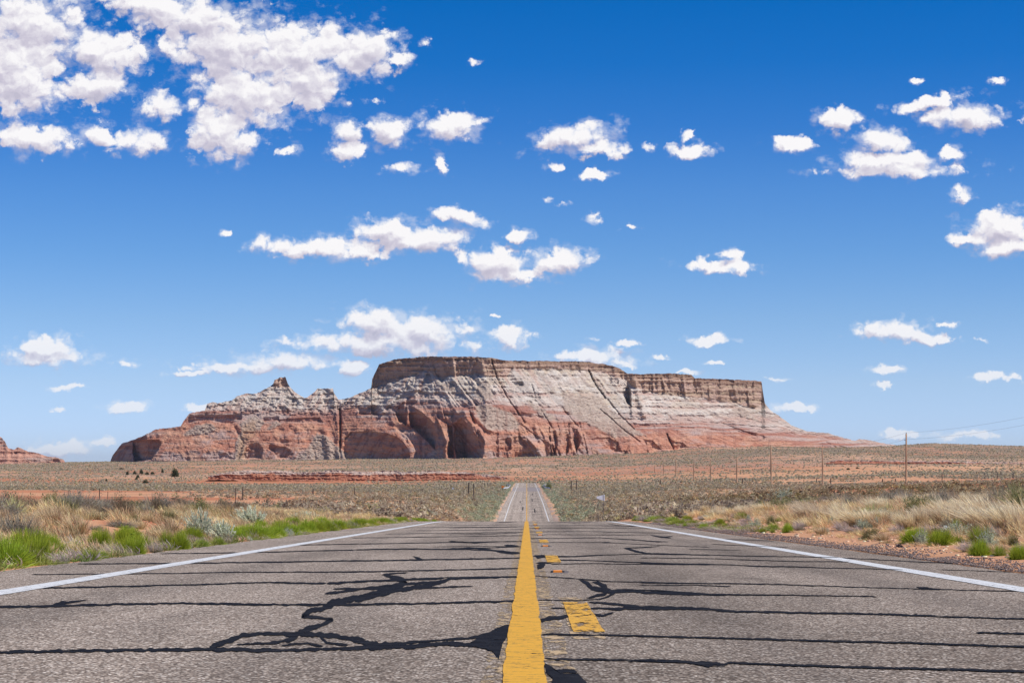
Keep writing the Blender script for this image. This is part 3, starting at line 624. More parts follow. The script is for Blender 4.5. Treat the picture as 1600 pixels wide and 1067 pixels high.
# (polyline, protrusion, width to the left, width to the right)
RIDGES = [
 ([(632,624),(634,640),(638,664)],9,14,4),([(640,632),(662,646),(676,660),(684,680),(686,700)],7,3,14),([(683,654),(690,668),(698,690),(697,704)],10,3,10),
 ([(722,636),(730,655),(748,672),(758,690),(755,718)],24,42,8),([(735,630),(742,652),(760,670),(770,674)],7,10,9),([(780,672),(780,718)],5,3,16),([(800,672),(801,718)],7,14,3),([(838,692),(848,716)],6,4,8),([(824,684),(838,700),(846,718)],8,3,8),([(858,676),(874,704),(880,716)],5,3,6),([(862,688),(874,716)],9,8,3),
 ([(876,668),(876,712)],4,3,5),([(909,672),(912,712)],6,12,3),([(992,590),(996,615),(1006,640),(1008,652)],13,9,3),([(986,605),(988,650)],8,3,6),([(1020,586),(1021,616)],5,2,4),([(1034,588),(1040,612)],5,2,3),([(1068,590),(1072,622)],6,3,3),([(1108,600),(1110,622)],4,3,3),([(1178,596),(1180,636)],5,4,4),
 ([(975,690),(985,688),(1010,690),(1016,712)],5,2,2),([(752,562),(758,588)],6,8,6),([(708,560),(712,590)],6,4,3),([(800,566),(806,592)],7,10,4),([(670,575),(655,600),(640,625)],8,8,6),([(690,600),(712,640)],5,6,4),([(706,588),(745,640)],5,5,4),([(734,590),(760,625)],4,5,4),
 ([(905,600),(925,640)],3,6,3),([(437,590),(436,610)],4,6,4),([(425,605),(405,630)],4,6,4),([(450,605),(470,630)],4,4,6),([(500,608),(502,640)],4,6,5),([(520,608),(528,660),(530,700)],6,10,2),([(340,640),(335,655)],3,5,3),([(505,664),(515,700)],6,10,8)]
CREV = [([(531,640),(532,655),(531,705)],16,1.6),([(372,716),(380,692),(368,668)],5,3),([(768,562),(776,590),(792,620),(806,640),(820,660)],7,1.2),([(919,578),(931,602),(946,622)],10,1.3),([(950,625),(968,648),(990,670)],6,1.3),([(745,668),(752,700)],3,1),([(716,600),(745,632)],3,1.5),([(858,668),(862,712)],5,1),([(1042,678),(1052,703)],9,1.2),([(888,662),(893,712)],4,.9),([(905,660),(914,690),(918,708)],5,1),([(845,640),(862,668)],4,1.2),([(880,640),(905,668)],4,1.2),([(938,640),(975,672),(1000,690)],5,1.2),([(815,664),(850,690)],4,1),([(1130,662),(1180,680)],4,.9),([(1290,690),(1325,708)],3,.8),([(1000,664),(1080,668),(1140,674)],2.5,.8),([(960,654),(1060,656),(1200,668)],3,.8),([(830,600),(836,618)],3,.9)]
TALUS = [[(742,632),(765,632),(800,645),(812,662),(808,672),(760,672),(748,655)],[(684,604),(700,596),(718,598),(712,612),(690,612)],[(744,602),(758,594),(768,600),(770,622),(752,630),(742,615)],[(878,612),(905,618),(935,618),(955,640),(990,668),(1010,680),(960,684),(930,668),(900,655),(882,640)],[(1140,640),(1160,636),(1180,652),(1190,660),(1160,652)],
 [(284,680),(305,664),(330,660),(340,670),(325,678),(300,680)],[(372,662),(398,648),(415,660),(405,672),(378,676)],[(480,700),(495,676),(510,680),(530,700),(560,722),(455,722)],[(676,702),(692,700),(696,722),(668,722)],[(705,720),(722,712),(732,720)],[(366,722),(368,690),(378,668),(384,690),(378,722)],[(415,672),(430,656),(438,662),(425,672)],[(815,620),(850,640),(880,660),(850,655)]]
def butte_masks(U, V):
    tal = np.zeros(U.shape)
    for p in TALUS: tal = np.maximum(tal, sst(-1.5, 2.5, pdist(U, V, p)+2.2*fbm(U/5, V/4, 301, 3)))
    return tal
def butte_depth(U, V):
    B = ip(U, BB)+7; Rb = ip(U, BR); Cb = ip(U, BC)
    w = 2.2*fbm(U/45, V/18, 201, 4); V2 = V+w
    Rb = np.minimum(Rb+2.5*fbm(U/14, U*0, 203, 3), B-4); Cb = np.minimum(Cb+2*fbm(U/9, U*0, 204, 3), Rb-1)
    hR = np.clip(B-V2, 0, B-Rb); hW = np.clip(Rb-V2, 0, None); hW = np.minimum(hW, Rb-Cb); hC = np.clip(Cb-V2, 0, None)
    tR = hR/(B-Rb)
    D = .50*hR+15*tR**3+1.25*hW+.10*hC
    D0 = D.copy(); Vg = np.linspace(545, 735, 96)
    def slope_at(v0, c):        # depth of the plain slope at a given row of every column
        B_, R1, C1 = B[:, c], Rb[:, c], Cb[:, c]
        h1 = np.clip(B_-v0, 0, B_-R1); w1 = np.minimum(np.clip(R1-v0, 0, None), R1-C1); return .50*h1+15*(h1/(B_-R1))**3+1.25*w1+.10*np.clip(C1-v0, 0, None)
        h1 = np.clip(B-v0, 0, B-Rb); w1 = np.minimum(np.clip(Rb-v0, 0, None), Rb-Cb); return .50*h1+15*(h1/(B-Rb))**3+1.25*w1+.10*np.clip(Cb-v0, 0, None)
    zone_r = sst(-2, 3, V2-Rb); zone_c = sst(-1, 2, Cb-V2); zone_w = np.clip(1-zone_r-zone_c, 0, 1)
    tal = butte_masks(U, V); rough = 1-.85*tal
    # beds: hard layers stand out, soft ones weather back
    q = V2+1.5*fbm(U/120, V/50, 205, 3)
    bed = vnoise(q/2.6, U/60, 207)-.5; bed2 = vnoise(q/5.5, U/400, 209)-.5
    D = D+rough*(zone_w*(4.2*bed+6.0*bed2)+zone_c*(4.4*bed+3.0*bed2)+zone_r*(1.6*bed+2.6*bed2))
    # ribs and gullies down the slopes
    k = np.where(U < 640, -.7, .75); k = ip(U, [(500, -.5), (620, -.8), (660, .0), (700, .75), (1000, .9), (1300, 2.2)])
    s1 = U-k*(V-600)+4*fbm(U/20, V/20, 211, 3)
    amp = ip(U, [(160, .4), (530, .8), (560, 1.3), (770, 1.2), (800, .55), (1000, .5), (1250, .3)])
    D = D-rough*zone_w*amp*(8.5*(ridged(s1/11, V/90, 213, 3)-.55)+3.6*(ridged(s1/4, V/40, 214, 2)-.5))
    D = D-rough*zone_c*(9*(ridged((U+6*fbm(U/14, V/12, 291, 3))/17, V/60, 215, 3)-.55)+3.8*(ridged((U+2.5*fbm(U/7, V/6, 293, 2))/5, V/20, 216, 2)-.5))
    s2 = U-.35*(V-690)+3*fbm(U/16, V/30, 217, 3)
    am2 = ip(U, [(160, .25), (530, .45), (660, .8), (850, 1.3), (960, .7), (1050, .35), (1400, .2)])
    D = D-rough*zone_r*am2*(9*(ridged(s2/22, V/120, 219, 3)-.55)+2.6*(ridged(s2/5, V/60, 220, 2)-.5))
    blk = ip(U, [(160, .3), (320, 1.2), (640, 1.1), (700, .6), (1300, .5)])
    D = D+rough*(zone_w*1.5+zone_c*.9+zone_r*.35)*blk*(3.4*fbm(U/5.5, V/3.2, 221, 4)+3.0*fbm(U/13, V/7, 222, 3))+.5*fbm(U/2.2, V/1.7, 223, 2)*(.5+zone_w)
    D = D+rough*zone_r*(3.2*fbm(U/10, V/9, 281, 4)+1.6*fbm(U/4, V/5, 283, 3))*ip(U, [(160, .7), (560, .7), (700, .9), (900, 1.3), (1400, .6)])
    D = D+tal*2.2*fbm(U/3.6, V/2.4, 285, 3)
    j1 = 1.3*fbm(U/6, V/6, 231, 3); j2 = 1.3*fbm(U/6+50, V/6, 233, 3)
    for pl, P, wl, wr in RIDGES:
        P_ = np.array(pl, float); o = np.argsort(P_[:, 1]); P_ = P_[o]
        ur = np.interp(V, P_[:, 1], P_[:, 0])+j1; d = U-ur
        f = np.where(d < 0, np.exp(-(d/(wl*.62))**2), np.exp(-(d/(wr*.62))**2))
        f = f*sst(P_[0, 1]-3, P_[0, 1]+4, V)*(1-sst(P_[-1, 1]-3, P_[-1, 1]+4, V)) if P_[-1, 1] < 700 else f*sst(P_[0, 1]-3, P_[0, 1]+6, V)
        D = D-P*f
    for pl, P, e in RECESS:
        cw = np.where((U[0] > min(q[0] for q in pl)-10) & (U[0] < max(q[0] for q in pl)+10))[0]
        if not len(cw): continue
        cs_ = slice(cw[0], cw[-1]+1)
        mk = sst(-e*.5, e*1.1, pdist((U+j1)[:, cs_], (V+j2*.7)[:, cs_], pl)); pa = np.array(pl, float); top = pa[:, 1].min()
        # roof line of the hollow per column, so its back wall stands upright
        uu = np.linspace(pa[:, 0].min(), pa[:, 0].max(), 40); vv = np.linspace(top-1, pa[:, 1].max(), 40); gu, gv = np.meshgrid(uu, vv); ins = pdist(gu, gv, pl) > 0
        roof = np.where(ins.any(0), vv[ins.argmax(0)], (top+pa[:, 1].max())/2); rf = np.interp((U+j1)[:, cs_], uu, roof)
        wall = slope_at(rf, cs_)-D0[:, cs_]+.38*P+.9*fbm(U[:, cs_]/4, V[:, cs_]/22, 245, 3)
        D[:, cs_] += mk*np.maximum(wall, .35*P)
    for pl, P, w_ in CREV:
        d = pdist(U+j1*.8, V+j2*.5, pl, False); D = D+P*np.exp(-(d/w_)**2)
    # detached rounded boulder at the foot
    e = ((U-997)/19)**2+((V-708)/18)**2; D = D-15*np.sqrt(np.clip(1-e, 0, 1))
    e = ((U-300)/60)**2+((V-718)/34)**2; D = D-8*np.sqrt(np.clip(1-e, 0, 1)); e = ((U-440)/52)**2+((V-716)/42)**2; D = D-9*np.sqrt(np.clip(1-e, 0, 1))
    e = ((U-590)/62)**2+((V-722)/60)**2; D = D-20*np.sqrt(np.clip(1-e, 0, 1))
    D = D+tal*(1.2*fbm(U/2.6, V/1.7, 241, 3)-2)
    # ends of the mass turn away
    D = D+np.clip(210-U, 0, 60)**1.5*.12
    return D
def lerp3(a, b, t): return np.asarray(a)*(1-t[..., None])+np.asarray(b)*t[..., None]
def butte_col(U, V, D):
    B = ip(U, BB)+7; Rb = ip(U, BR)+2.5*fbm(U/14, U*0, 203, 3); Cb = ip(U, BC)+2*fbm(U/9, U*0, 204, 3)
    w = 2.2*fbm(U/45, V/18, 201, 4); V2 = V+w; q = V2+1.5*fbm(U/120, V/50, 205, 3)
    b1 = vnoise(q/2.6, U/60, 207); b2 = vnoise(q/5.5, U/400, 209); b3 = vnoise(q/1.3, U/90, 251); m = fbm(U/30, V/18, 253, 4)
    red = lerp3((.76, .37, .235), (.58, .235, .15), np.clip(.5+.8*m, 0, 1)); red = lerp3(red, (.66, .42, .33), sst(.66, .84, b2)*.5)
    red = lerp3(red, (.54, .42, .38), sst(.55, .8, fbm(U/40, V/9, 255, 3)*.5+.5+.35*sst(700, 712, V))*.8)
    wht = lerp3((.84, .745, .65), (.72, .60, .51), b1); wht = lerp3(wht, (.62, .38, .31), sst(.52, .78, b2)*.7)
    crm = lerp3(wht, (.70, .58, .43), sst(-.1, .5, m+.15))
    wht = lerp3(wht, crm, np.clip((ip(U, [(300, .1), (640, .2), (800, .8), (950, .7), (1000, .4), (1200, .5)])), 0, 1)*sst(0, 30, Rb-V2))
    cap = lerp3((.68, .48, .35), (.54, .35, .26), b1); cap = lerp3(cap, (.56, .42, .29), sst(.5, .7, b2)*.75)
    k_ = ip(U, [(500, -.5), (620, -.8), (660, .0), (700, .75), (1000, .9), (1300, 2.2)]); sl = U-k_*(V-600)
    st = fbm(sl/7, V/34, 271, 4); st2 = fbm(sl/3.2, V/22, 273, 3); st3 = fbm(U/13, V/4.5, 275, 4)
    wht = lerp3(wht, (.62, .42, .34), sst(.06, .42, st)*ip(U, [(800, .75), (900, .4)])); wht = lerp3(wht, (.52, .46, .41), sst(.08, .4, -st)*.65); wht = lerp3(wht, (.44, .32, .27), sst(.12, .45, st2)*.5); wht = lerp3(wht, (.86, .79, .70), sst(.1, .4, st3)*.6)
    red = lerp3(red, (.78, .54, .42), sst(.18, .45, st3)*.32); red = lerp3(red, (.42, .16, .11), sst(.08, .36, st2)*.6); red = lerp3(red, (.80, .44, .28), sst(.1, .4, fbm(U/16, V/9, 277, 3))*.6)
    cap = lerp3(cap, (.36, .22, .17), sst(.1, .4, fbm(U/5, V/12, 279, 3))*.5); cap = lerp3(cap, (.72, .50, .41), sst(.1, .4, fbm(U/18, V/8, 295, 3))*.6)
    c = lerp3(red, wht, sst(-9, 9, Rb-V2+4*(b3-.5)+10*st+6*(b2-.5)))
    # banded transition of pink and white beds
    tr = np.exp(-((V2-Rb-4)/11)**2); c = lerp3(c, lerp3((.58, .45, .40), (.42, .17, .13), sst(.4, .6, b1)), tr*.75)
    c = lerp3(c, cap, sst(-1.5, 2.5, Cb-V2))
    T = ip(U, BT); rim = (1-sst(4, 9, V-T))*sst(570, 600, U)*(1-sst(1190, 1200, U)); c = lerp3(c, lerp3((.28, .155, .115), (.44, .30, .20), b3), rim*.9)
    tal = butte_masks(U, V); tn = fbm(U/3, V/2, 257, 3)
    c = lerp3(c, lerp3((.64, .52, .42), (.42, .32, .26), np.clip(.5+tn, 0, 1)), tal*.85)
    gully = sst(-2, 3, pdist(U, V, [(372, 690), (380, 664), (400, 655), (400, 680), (386, 690), (384, 718), (370, 720)])); c = lerp3(c, (.58, .36, .22), gully*.6)
    des = sst(.15, .5, fbm(U/7, V/60, 259, 3))*sst(0, 14, V2-Rb); c = lerp3(c, (.28, .13, .11), des*.4)
    return c
def build_butte():
    o = relief('butte', 168, 1398, 1560, 250, BT, BB, lambda U: ip(U, BY), butte_depth, butte_col, .80, 420, 7, .9, 500)
    tag(o, kind='structure')
    # the neighbour at the left edge of the view
    T2 = [(-260, 600), (-120, 640), (-40, 672), (-8, 678), (3, 683), (8, 690), (13, 700), (22, 702), (28, 698), (36, 701), (44, 705), (60, 708), (75, 713), (88, 714), (99, 718), (103, 724)]
    B2 = [(-260, 727), (103, 726)]
    def D2(U, V):
        T = ip(U, T2); q = V+1.2*fbm(U/40, V/20, 601, 3)
        return .9*(734-V)+3*(vnoise(q/2.5, U/200, 602)-.5)-6*(ridged(U/18, V/60, 603, 3)-.5)+1.8*fbm(U/5, V/3, 604, 3)+5*sst(0, 3, pdist(U, V, [(78, 724), (82, 716), (92, 716), (96, 724)]))+6*sst(0, 3, pdist(U, V, [(20, 706), (30, 704), (36, 708), (24, 710)]))
    def C2(U, V, D):
        b = vnoise(V/2.2, U/200, 606); c = lerp3((.78, .44, .32), (.62, .31, .22), b); return lerp3(c, (.58, .44, .37), sst(.5, .75, vnoise(V/4, U/60, 607))*.6)
    tag(relief('butte', -260, 103, 360, 60, T2, B2, lambda U: 2650+0*U, D2, C2, .85, 300, 8, .8, 620), kind='structure')
    # low red ledges on the plain
    def ledge(u0, u1, T3, B3, Yd, seed, pale):
        def D3(U, V):
            q = V+.8*fbm(U/30, V/8, seed, 3)
            return .8*(ip(U, B3)-V)-4*(ridged(U/11, V/30, seed+1, 3)-.5)+4*(vnoise(q/1.8, U/80, seed+2)-.5)+2.4*fbm(U/3.5, V/1.6, seed+3, 3)-8*(fbm(U/40, U*0, seed+5, 2))
        def C3(U, V, D):
            h = (ip(U, B3)-V)/(ip(U, B3)-ip(U, T3)+1e-3); c = lerp3((.66, .28, .17), (.50, .18, .11), np.clip(.5+fbm(U/8, V/3, seed+6, 3), 0, 1))
            return lerp3(c, pale, sst(.55, .75, h+.25*fbm(U/9, V/4, seed+7, 3)))
        uu = np.linspace(u0, u1, 400); en = np.minimum(1, np.minimum(uu-u0, u1-uu)/30); T3 = list(zip(uu, ip(uu, T3)+en*(2.6*fbm(uu/26, uu*0, seed+20, 4)+1.2))); B3 = list(zip(uu, ip(uu, B3)+en*2.5*fbm(uu/20, uu*0, seed+30, 3)))
        T3 = [(a, min(b, q[1]-.8)) for (a, b), q in zip(T3, B3)]
        o = relief('rock_ledge', u0, u1, int((u1-u0)*1.6), 34, T3, B3, lambda U: Yd+0*U, D3, C3, .36, 30, 3, .9, seed)
        tag(o, kind='structure')
    ledge(325, 792, [(325, 744), (345, 738), (380, 735), (430, 734), (470, 736), (520, 733), (580, 735), (640, 736), (700, 735), (740, 738), (770, 741), (792, 746)], [(325, 747), (400, 748), (560, 751), (700, 747), (792, 748)], 1120, 700, (.74, .56, .46))
    ledge(1290, 1640, [(1290, 722), (1310, 717.5), (1400, 717.5), (1500, 719), (1560, 720.5), (1640, 722)], [(1290, 724), (1400, 723.5), (1500, 724.5), (1640, 726)], 1335, 720, (.72, .52, .44))
build_butte()

# ------------------------------------------------------------------ plants
def blades(n, seed, base_r=.25, th=75, L=(.7, 1.0), w=.02, droop=.15, lean=(0, 0), cb=(.1, .16, .03), ct=(.3, .42, .05), var=.2, power=.5, alt=None, alt_p=0, rad=.5, segs=2):
    """thin tapered leaves or stems fanning out of a base; unit height, radius rad"""
    g = np.random.default_rng(seed)
    ph = g.uniform(0, 2*np.pi, n); t = np.radians(th)*g.uniform(0, 1, n)**power; ln = g.uniform(L[0], L[1], n)
    d = np.stack([np.sin(t)*np.cos(ph)+lean[0], np.sin(t)*np.sin(ph)+lean[1], np.cos(t)], -1)
    br = base_r*np.sqrt(g.uniform(0, 1, n)); p0 = np.stack([br*np.cos(ph+g.normal(0, .5, n)), br*np.sin(ph+g.normal(0, .5, n)), np.zeros(n)], -1)
    side = np.cross(d, g.normal(0, 1, (n, 3))); side /= np.linalg.norm(side, axis=1, keepdims=True)+1e-6
    wv = (w*g.uniform(.6, 1.4, n))[:, None]*side
    mid = p0+d*(ln*.55)[:, None]+g.normal(0, .02, (n, 3)); tip = p0+d*ln[:, None]+np.stack([lean[0]*.4+0*ln, lean[1]*.4+0*ln, -droop*ln*np.sin(t)], -1)
    V = np.stack([p0-wv*.5, p0+wv*.5, mid-wv*.45, mid+wv*.45, tip-wv*.12, tip+wv*.12], 1)
    V[..., :2] *= rad*2*.72; V[..., 2] = np.maximum(V[..., 2], -.02)
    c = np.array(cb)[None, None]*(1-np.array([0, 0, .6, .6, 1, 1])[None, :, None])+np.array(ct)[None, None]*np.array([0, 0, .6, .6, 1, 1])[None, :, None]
    c = c*(1+var*g.normal(0, 1, (n, 1, 1)))
    if alt is not None:
        m = g.uniform(0, 1, n) < alt_p; c[m] = np.array(alt)*(1+.15*g.normal(0, 1, (m.sum(), 1, 1)))
    i = np.arange(n)[:, None]*6; F = np.concatenate([i+np.array([[0, 1, 3, 2]]), i+np.array([[2, 3, 5, 4]])])
    return V.reshape(-1, 3), F, np.clip(c, .005, .95).reshape(-1, 3)
def catp(*ps):
    V, F, C, n = [], [], [], 0
    for v, f, c in ps: V.append(v); F.append(f+n); C.append(c); n += len(v)
    return np.concatenate(V), np.concatenate(F), np.concatenate(C)
def leaves(n, seed, size=.05, col=(.3, .3, .2), col2=None, var=.2, shell=.55, lumps=9, flat=1.0):
    """leaf-sized faces in clumps through a dome, with gaps between the clumps"""
    g = np.random.default_rng(seed)
    lp = g.normal(0, 1, (lumps, 3)); lp[:, 2] = np.abs(lp[:, 2]); lp /= np.linalg.norm(lp, axis=1, keepdims=True); lp *= g.uniform(shell*.6, .85, (lumps, 1))
    k = g.integers(0, lumps, n); p = lp[k]+g.normal(0, .19, (n, 3))*np.array([1, 1, .8]); p[:, 2] = np.abs(p[:, 2])*.95
    p[:, :2] *= .55
    a = g.normal(0, 1, (n, 3)); a /= np.linalg.norm(a, axis=1, keepdims=True); b = np.cross(a, g.normal(0, 1, (n, 3))); b /= np.linalg.norm(b, axis=1, keepdims=True)
    s_ = size*g.uniform(.6, 1.4, (n, 1)); a = a*s_*np.array([.55, .55, 1]); b = b*s_*.6*np.array([.55, .55, 1])
    V = np.stack([p-a-b*.4, p+b, p+a+b*.3, p-b], 1)
    c2 = np.array(col if col2 is None else col2); t = g.uniform(0, 1, (n, 1)); base = np.array(col)*(1-t)+c2*t; base = base*(1+var*g.normal(0, 1, (n, 1)))*(.85+.3*(k[:, None] % 3)/2)
    C = np.repeat(base[:, None], 4, 1); F = np.arange(n)[:, None]*4+np.arange(4)[None]
    return V.reshape(-1, 3), F, np.clip(C, .005, .95).reshape(-1, 3)
def plumes(n, seed, col, th=60, lean=(-.25, 0), per=34):
    g = np.random.default_rng(seed); Vs, Fs, Cs = [], [], []
    for k in range(n):
        ph = g.uniform(0, 2*np.pi); t = np.radians(th)*g.uniform(0, 1)**.7; L = g.uniform(.75, 1.05)
        d = np.array([np.sin(t)*np.cos(ph)+lean[0], np.sin(t)*np.sin(ph)+lean[1], np.cos(t)]); q = np.linspace(.12, 1, per)[:, None]
        p = d*L*q+g.normal(0, .02, (per, 3)); a = d*.055*g.uniform(.7, 1.3, (per, 1))+g.normal(0, .028, (per, 3)); b = np.cross(a, g.normal(0, 1, (per, 3))); b /= np.linalg.norm(b, axis=1, keepdims=True); b = b*.017*(1.3-q*.7)
        V = np.stack([p-a-b*.3, p+b*1.6, p+a, p-b*1.6], 1); V[..., :2] *= .6; V[..., 2] = np.abs(V[..., 2])
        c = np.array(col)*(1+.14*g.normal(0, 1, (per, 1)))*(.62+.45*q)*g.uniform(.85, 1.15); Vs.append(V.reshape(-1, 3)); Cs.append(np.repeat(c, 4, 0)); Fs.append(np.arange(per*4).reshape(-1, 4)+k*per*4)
    return np.concatenate(Vs), np.concatenate(Fs), np.clip(np.concatenate(Cs), .005, .95)
DRY, DRYT, DRYD = (.48, .34, .18), (.80, .63, .39), (.30, .20, .12)
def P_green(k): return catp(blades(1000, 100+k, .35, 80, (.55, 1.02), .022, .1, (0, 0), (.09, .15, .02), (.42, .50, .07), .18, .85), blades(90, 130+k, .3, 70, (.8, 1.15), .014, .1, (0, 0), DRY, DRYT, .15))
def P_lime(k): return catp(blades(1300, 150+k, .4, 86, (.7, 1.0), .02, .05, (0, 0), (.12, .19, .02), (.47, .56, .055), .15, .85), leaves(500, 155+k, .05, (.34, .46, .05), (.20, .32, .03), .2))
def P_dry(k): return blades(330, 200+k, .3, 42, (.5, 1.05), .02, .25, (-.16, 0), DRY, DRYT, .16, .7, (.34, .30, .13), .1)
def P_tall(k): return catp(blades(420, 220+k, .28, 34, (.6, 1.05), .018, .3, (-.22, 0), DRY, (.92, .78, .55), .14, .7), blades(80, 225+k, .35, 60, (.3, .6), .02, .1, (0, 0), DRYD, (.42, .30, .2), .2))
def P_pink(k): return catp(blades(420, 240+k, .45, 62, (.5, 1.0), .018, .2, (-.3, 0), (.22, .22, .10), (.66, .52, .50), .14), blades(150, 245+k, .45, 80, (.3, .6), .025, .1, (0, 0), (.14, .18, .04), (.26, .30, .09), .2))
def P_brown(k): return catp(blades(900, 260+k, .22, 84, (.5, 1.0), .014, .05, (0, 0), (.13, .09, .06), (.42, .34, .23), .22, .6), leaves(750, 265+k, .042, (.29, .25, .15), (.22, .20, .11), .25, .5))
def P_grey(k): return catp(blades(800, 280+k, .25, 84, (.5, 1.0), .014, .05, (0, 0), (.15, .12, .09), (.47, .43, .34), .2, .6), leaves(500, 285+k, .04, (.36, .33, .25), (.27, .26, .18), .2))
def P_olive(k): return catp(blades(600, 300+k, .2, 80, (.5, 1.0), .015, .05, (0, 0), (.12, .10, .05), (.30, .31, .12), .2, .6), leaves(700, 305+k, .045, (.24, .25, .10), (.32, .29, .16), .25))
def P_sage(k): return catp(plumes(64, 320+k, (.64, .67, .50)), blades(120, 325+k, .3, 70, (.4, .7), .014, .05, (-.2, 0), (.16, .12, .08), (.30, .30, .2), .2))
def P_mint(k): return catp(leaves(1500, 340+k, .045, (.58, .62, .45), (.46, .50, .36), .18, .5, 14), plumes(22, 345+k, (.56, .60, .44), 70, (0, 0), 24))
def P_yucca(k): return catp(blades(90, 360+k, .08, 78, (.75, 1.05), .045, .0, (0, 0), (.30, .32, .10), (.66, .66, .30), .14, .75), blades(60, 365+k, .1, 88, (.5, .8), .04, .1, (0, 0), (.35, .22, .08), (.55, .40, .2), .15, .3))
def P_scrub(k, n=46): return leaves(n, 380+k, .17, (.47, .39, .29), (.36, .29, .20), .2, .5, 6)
GEN = dict(green_shrub=P_green, lime_shrub=P_lime, dry_grass_tuft=P_dry, tall_grass_tuft=P_tall, pink_grass_tuft=P_pink, brown_shrub=P_brown, grey_shrub=P_grey, olive_shrub=P_olive, sagebrush=P_sage, mint_shrub=P_mint, yucca=P_yucca)
MESH = {}
def pmesh(kind, k):
    if (kind, k) not in MESH:
        v, f, c = GEN[kind](k); v = v.copy(); v[:, :2] *= .5/np.percentile(np.hypot(v[:, 0], v[:, 1]), 94 if 'tall' not in kind else 88); v[:, 2] /= np.percentile(v[:, 2], 98); MESH[(kind, k)] = mesh_np(kind, v, f, c)
    return MESH[(kind, k)]
def put(kind, px, r, w, h, label, cat, group=None, k=0, rot=None):
    """a plant standing where the ground shows at (px, row); w and h in photo units"""
    x, y, z = hit(px, r); m = y/FPX
    o = link(relabel(kind), pmesh(kind, k % 4), M['plant'], None, (x, y, z-.02)); o.scale = (w*m, w*m, h*m); o.rotation_euler = (0, 0, rng.uniform(-.5, .5) if rot is None else rot)
    return tag(o, label, cat, group)
GL, GR_ = 'bright green shrubs along the left road edge', 'green shrubs along the right verge'
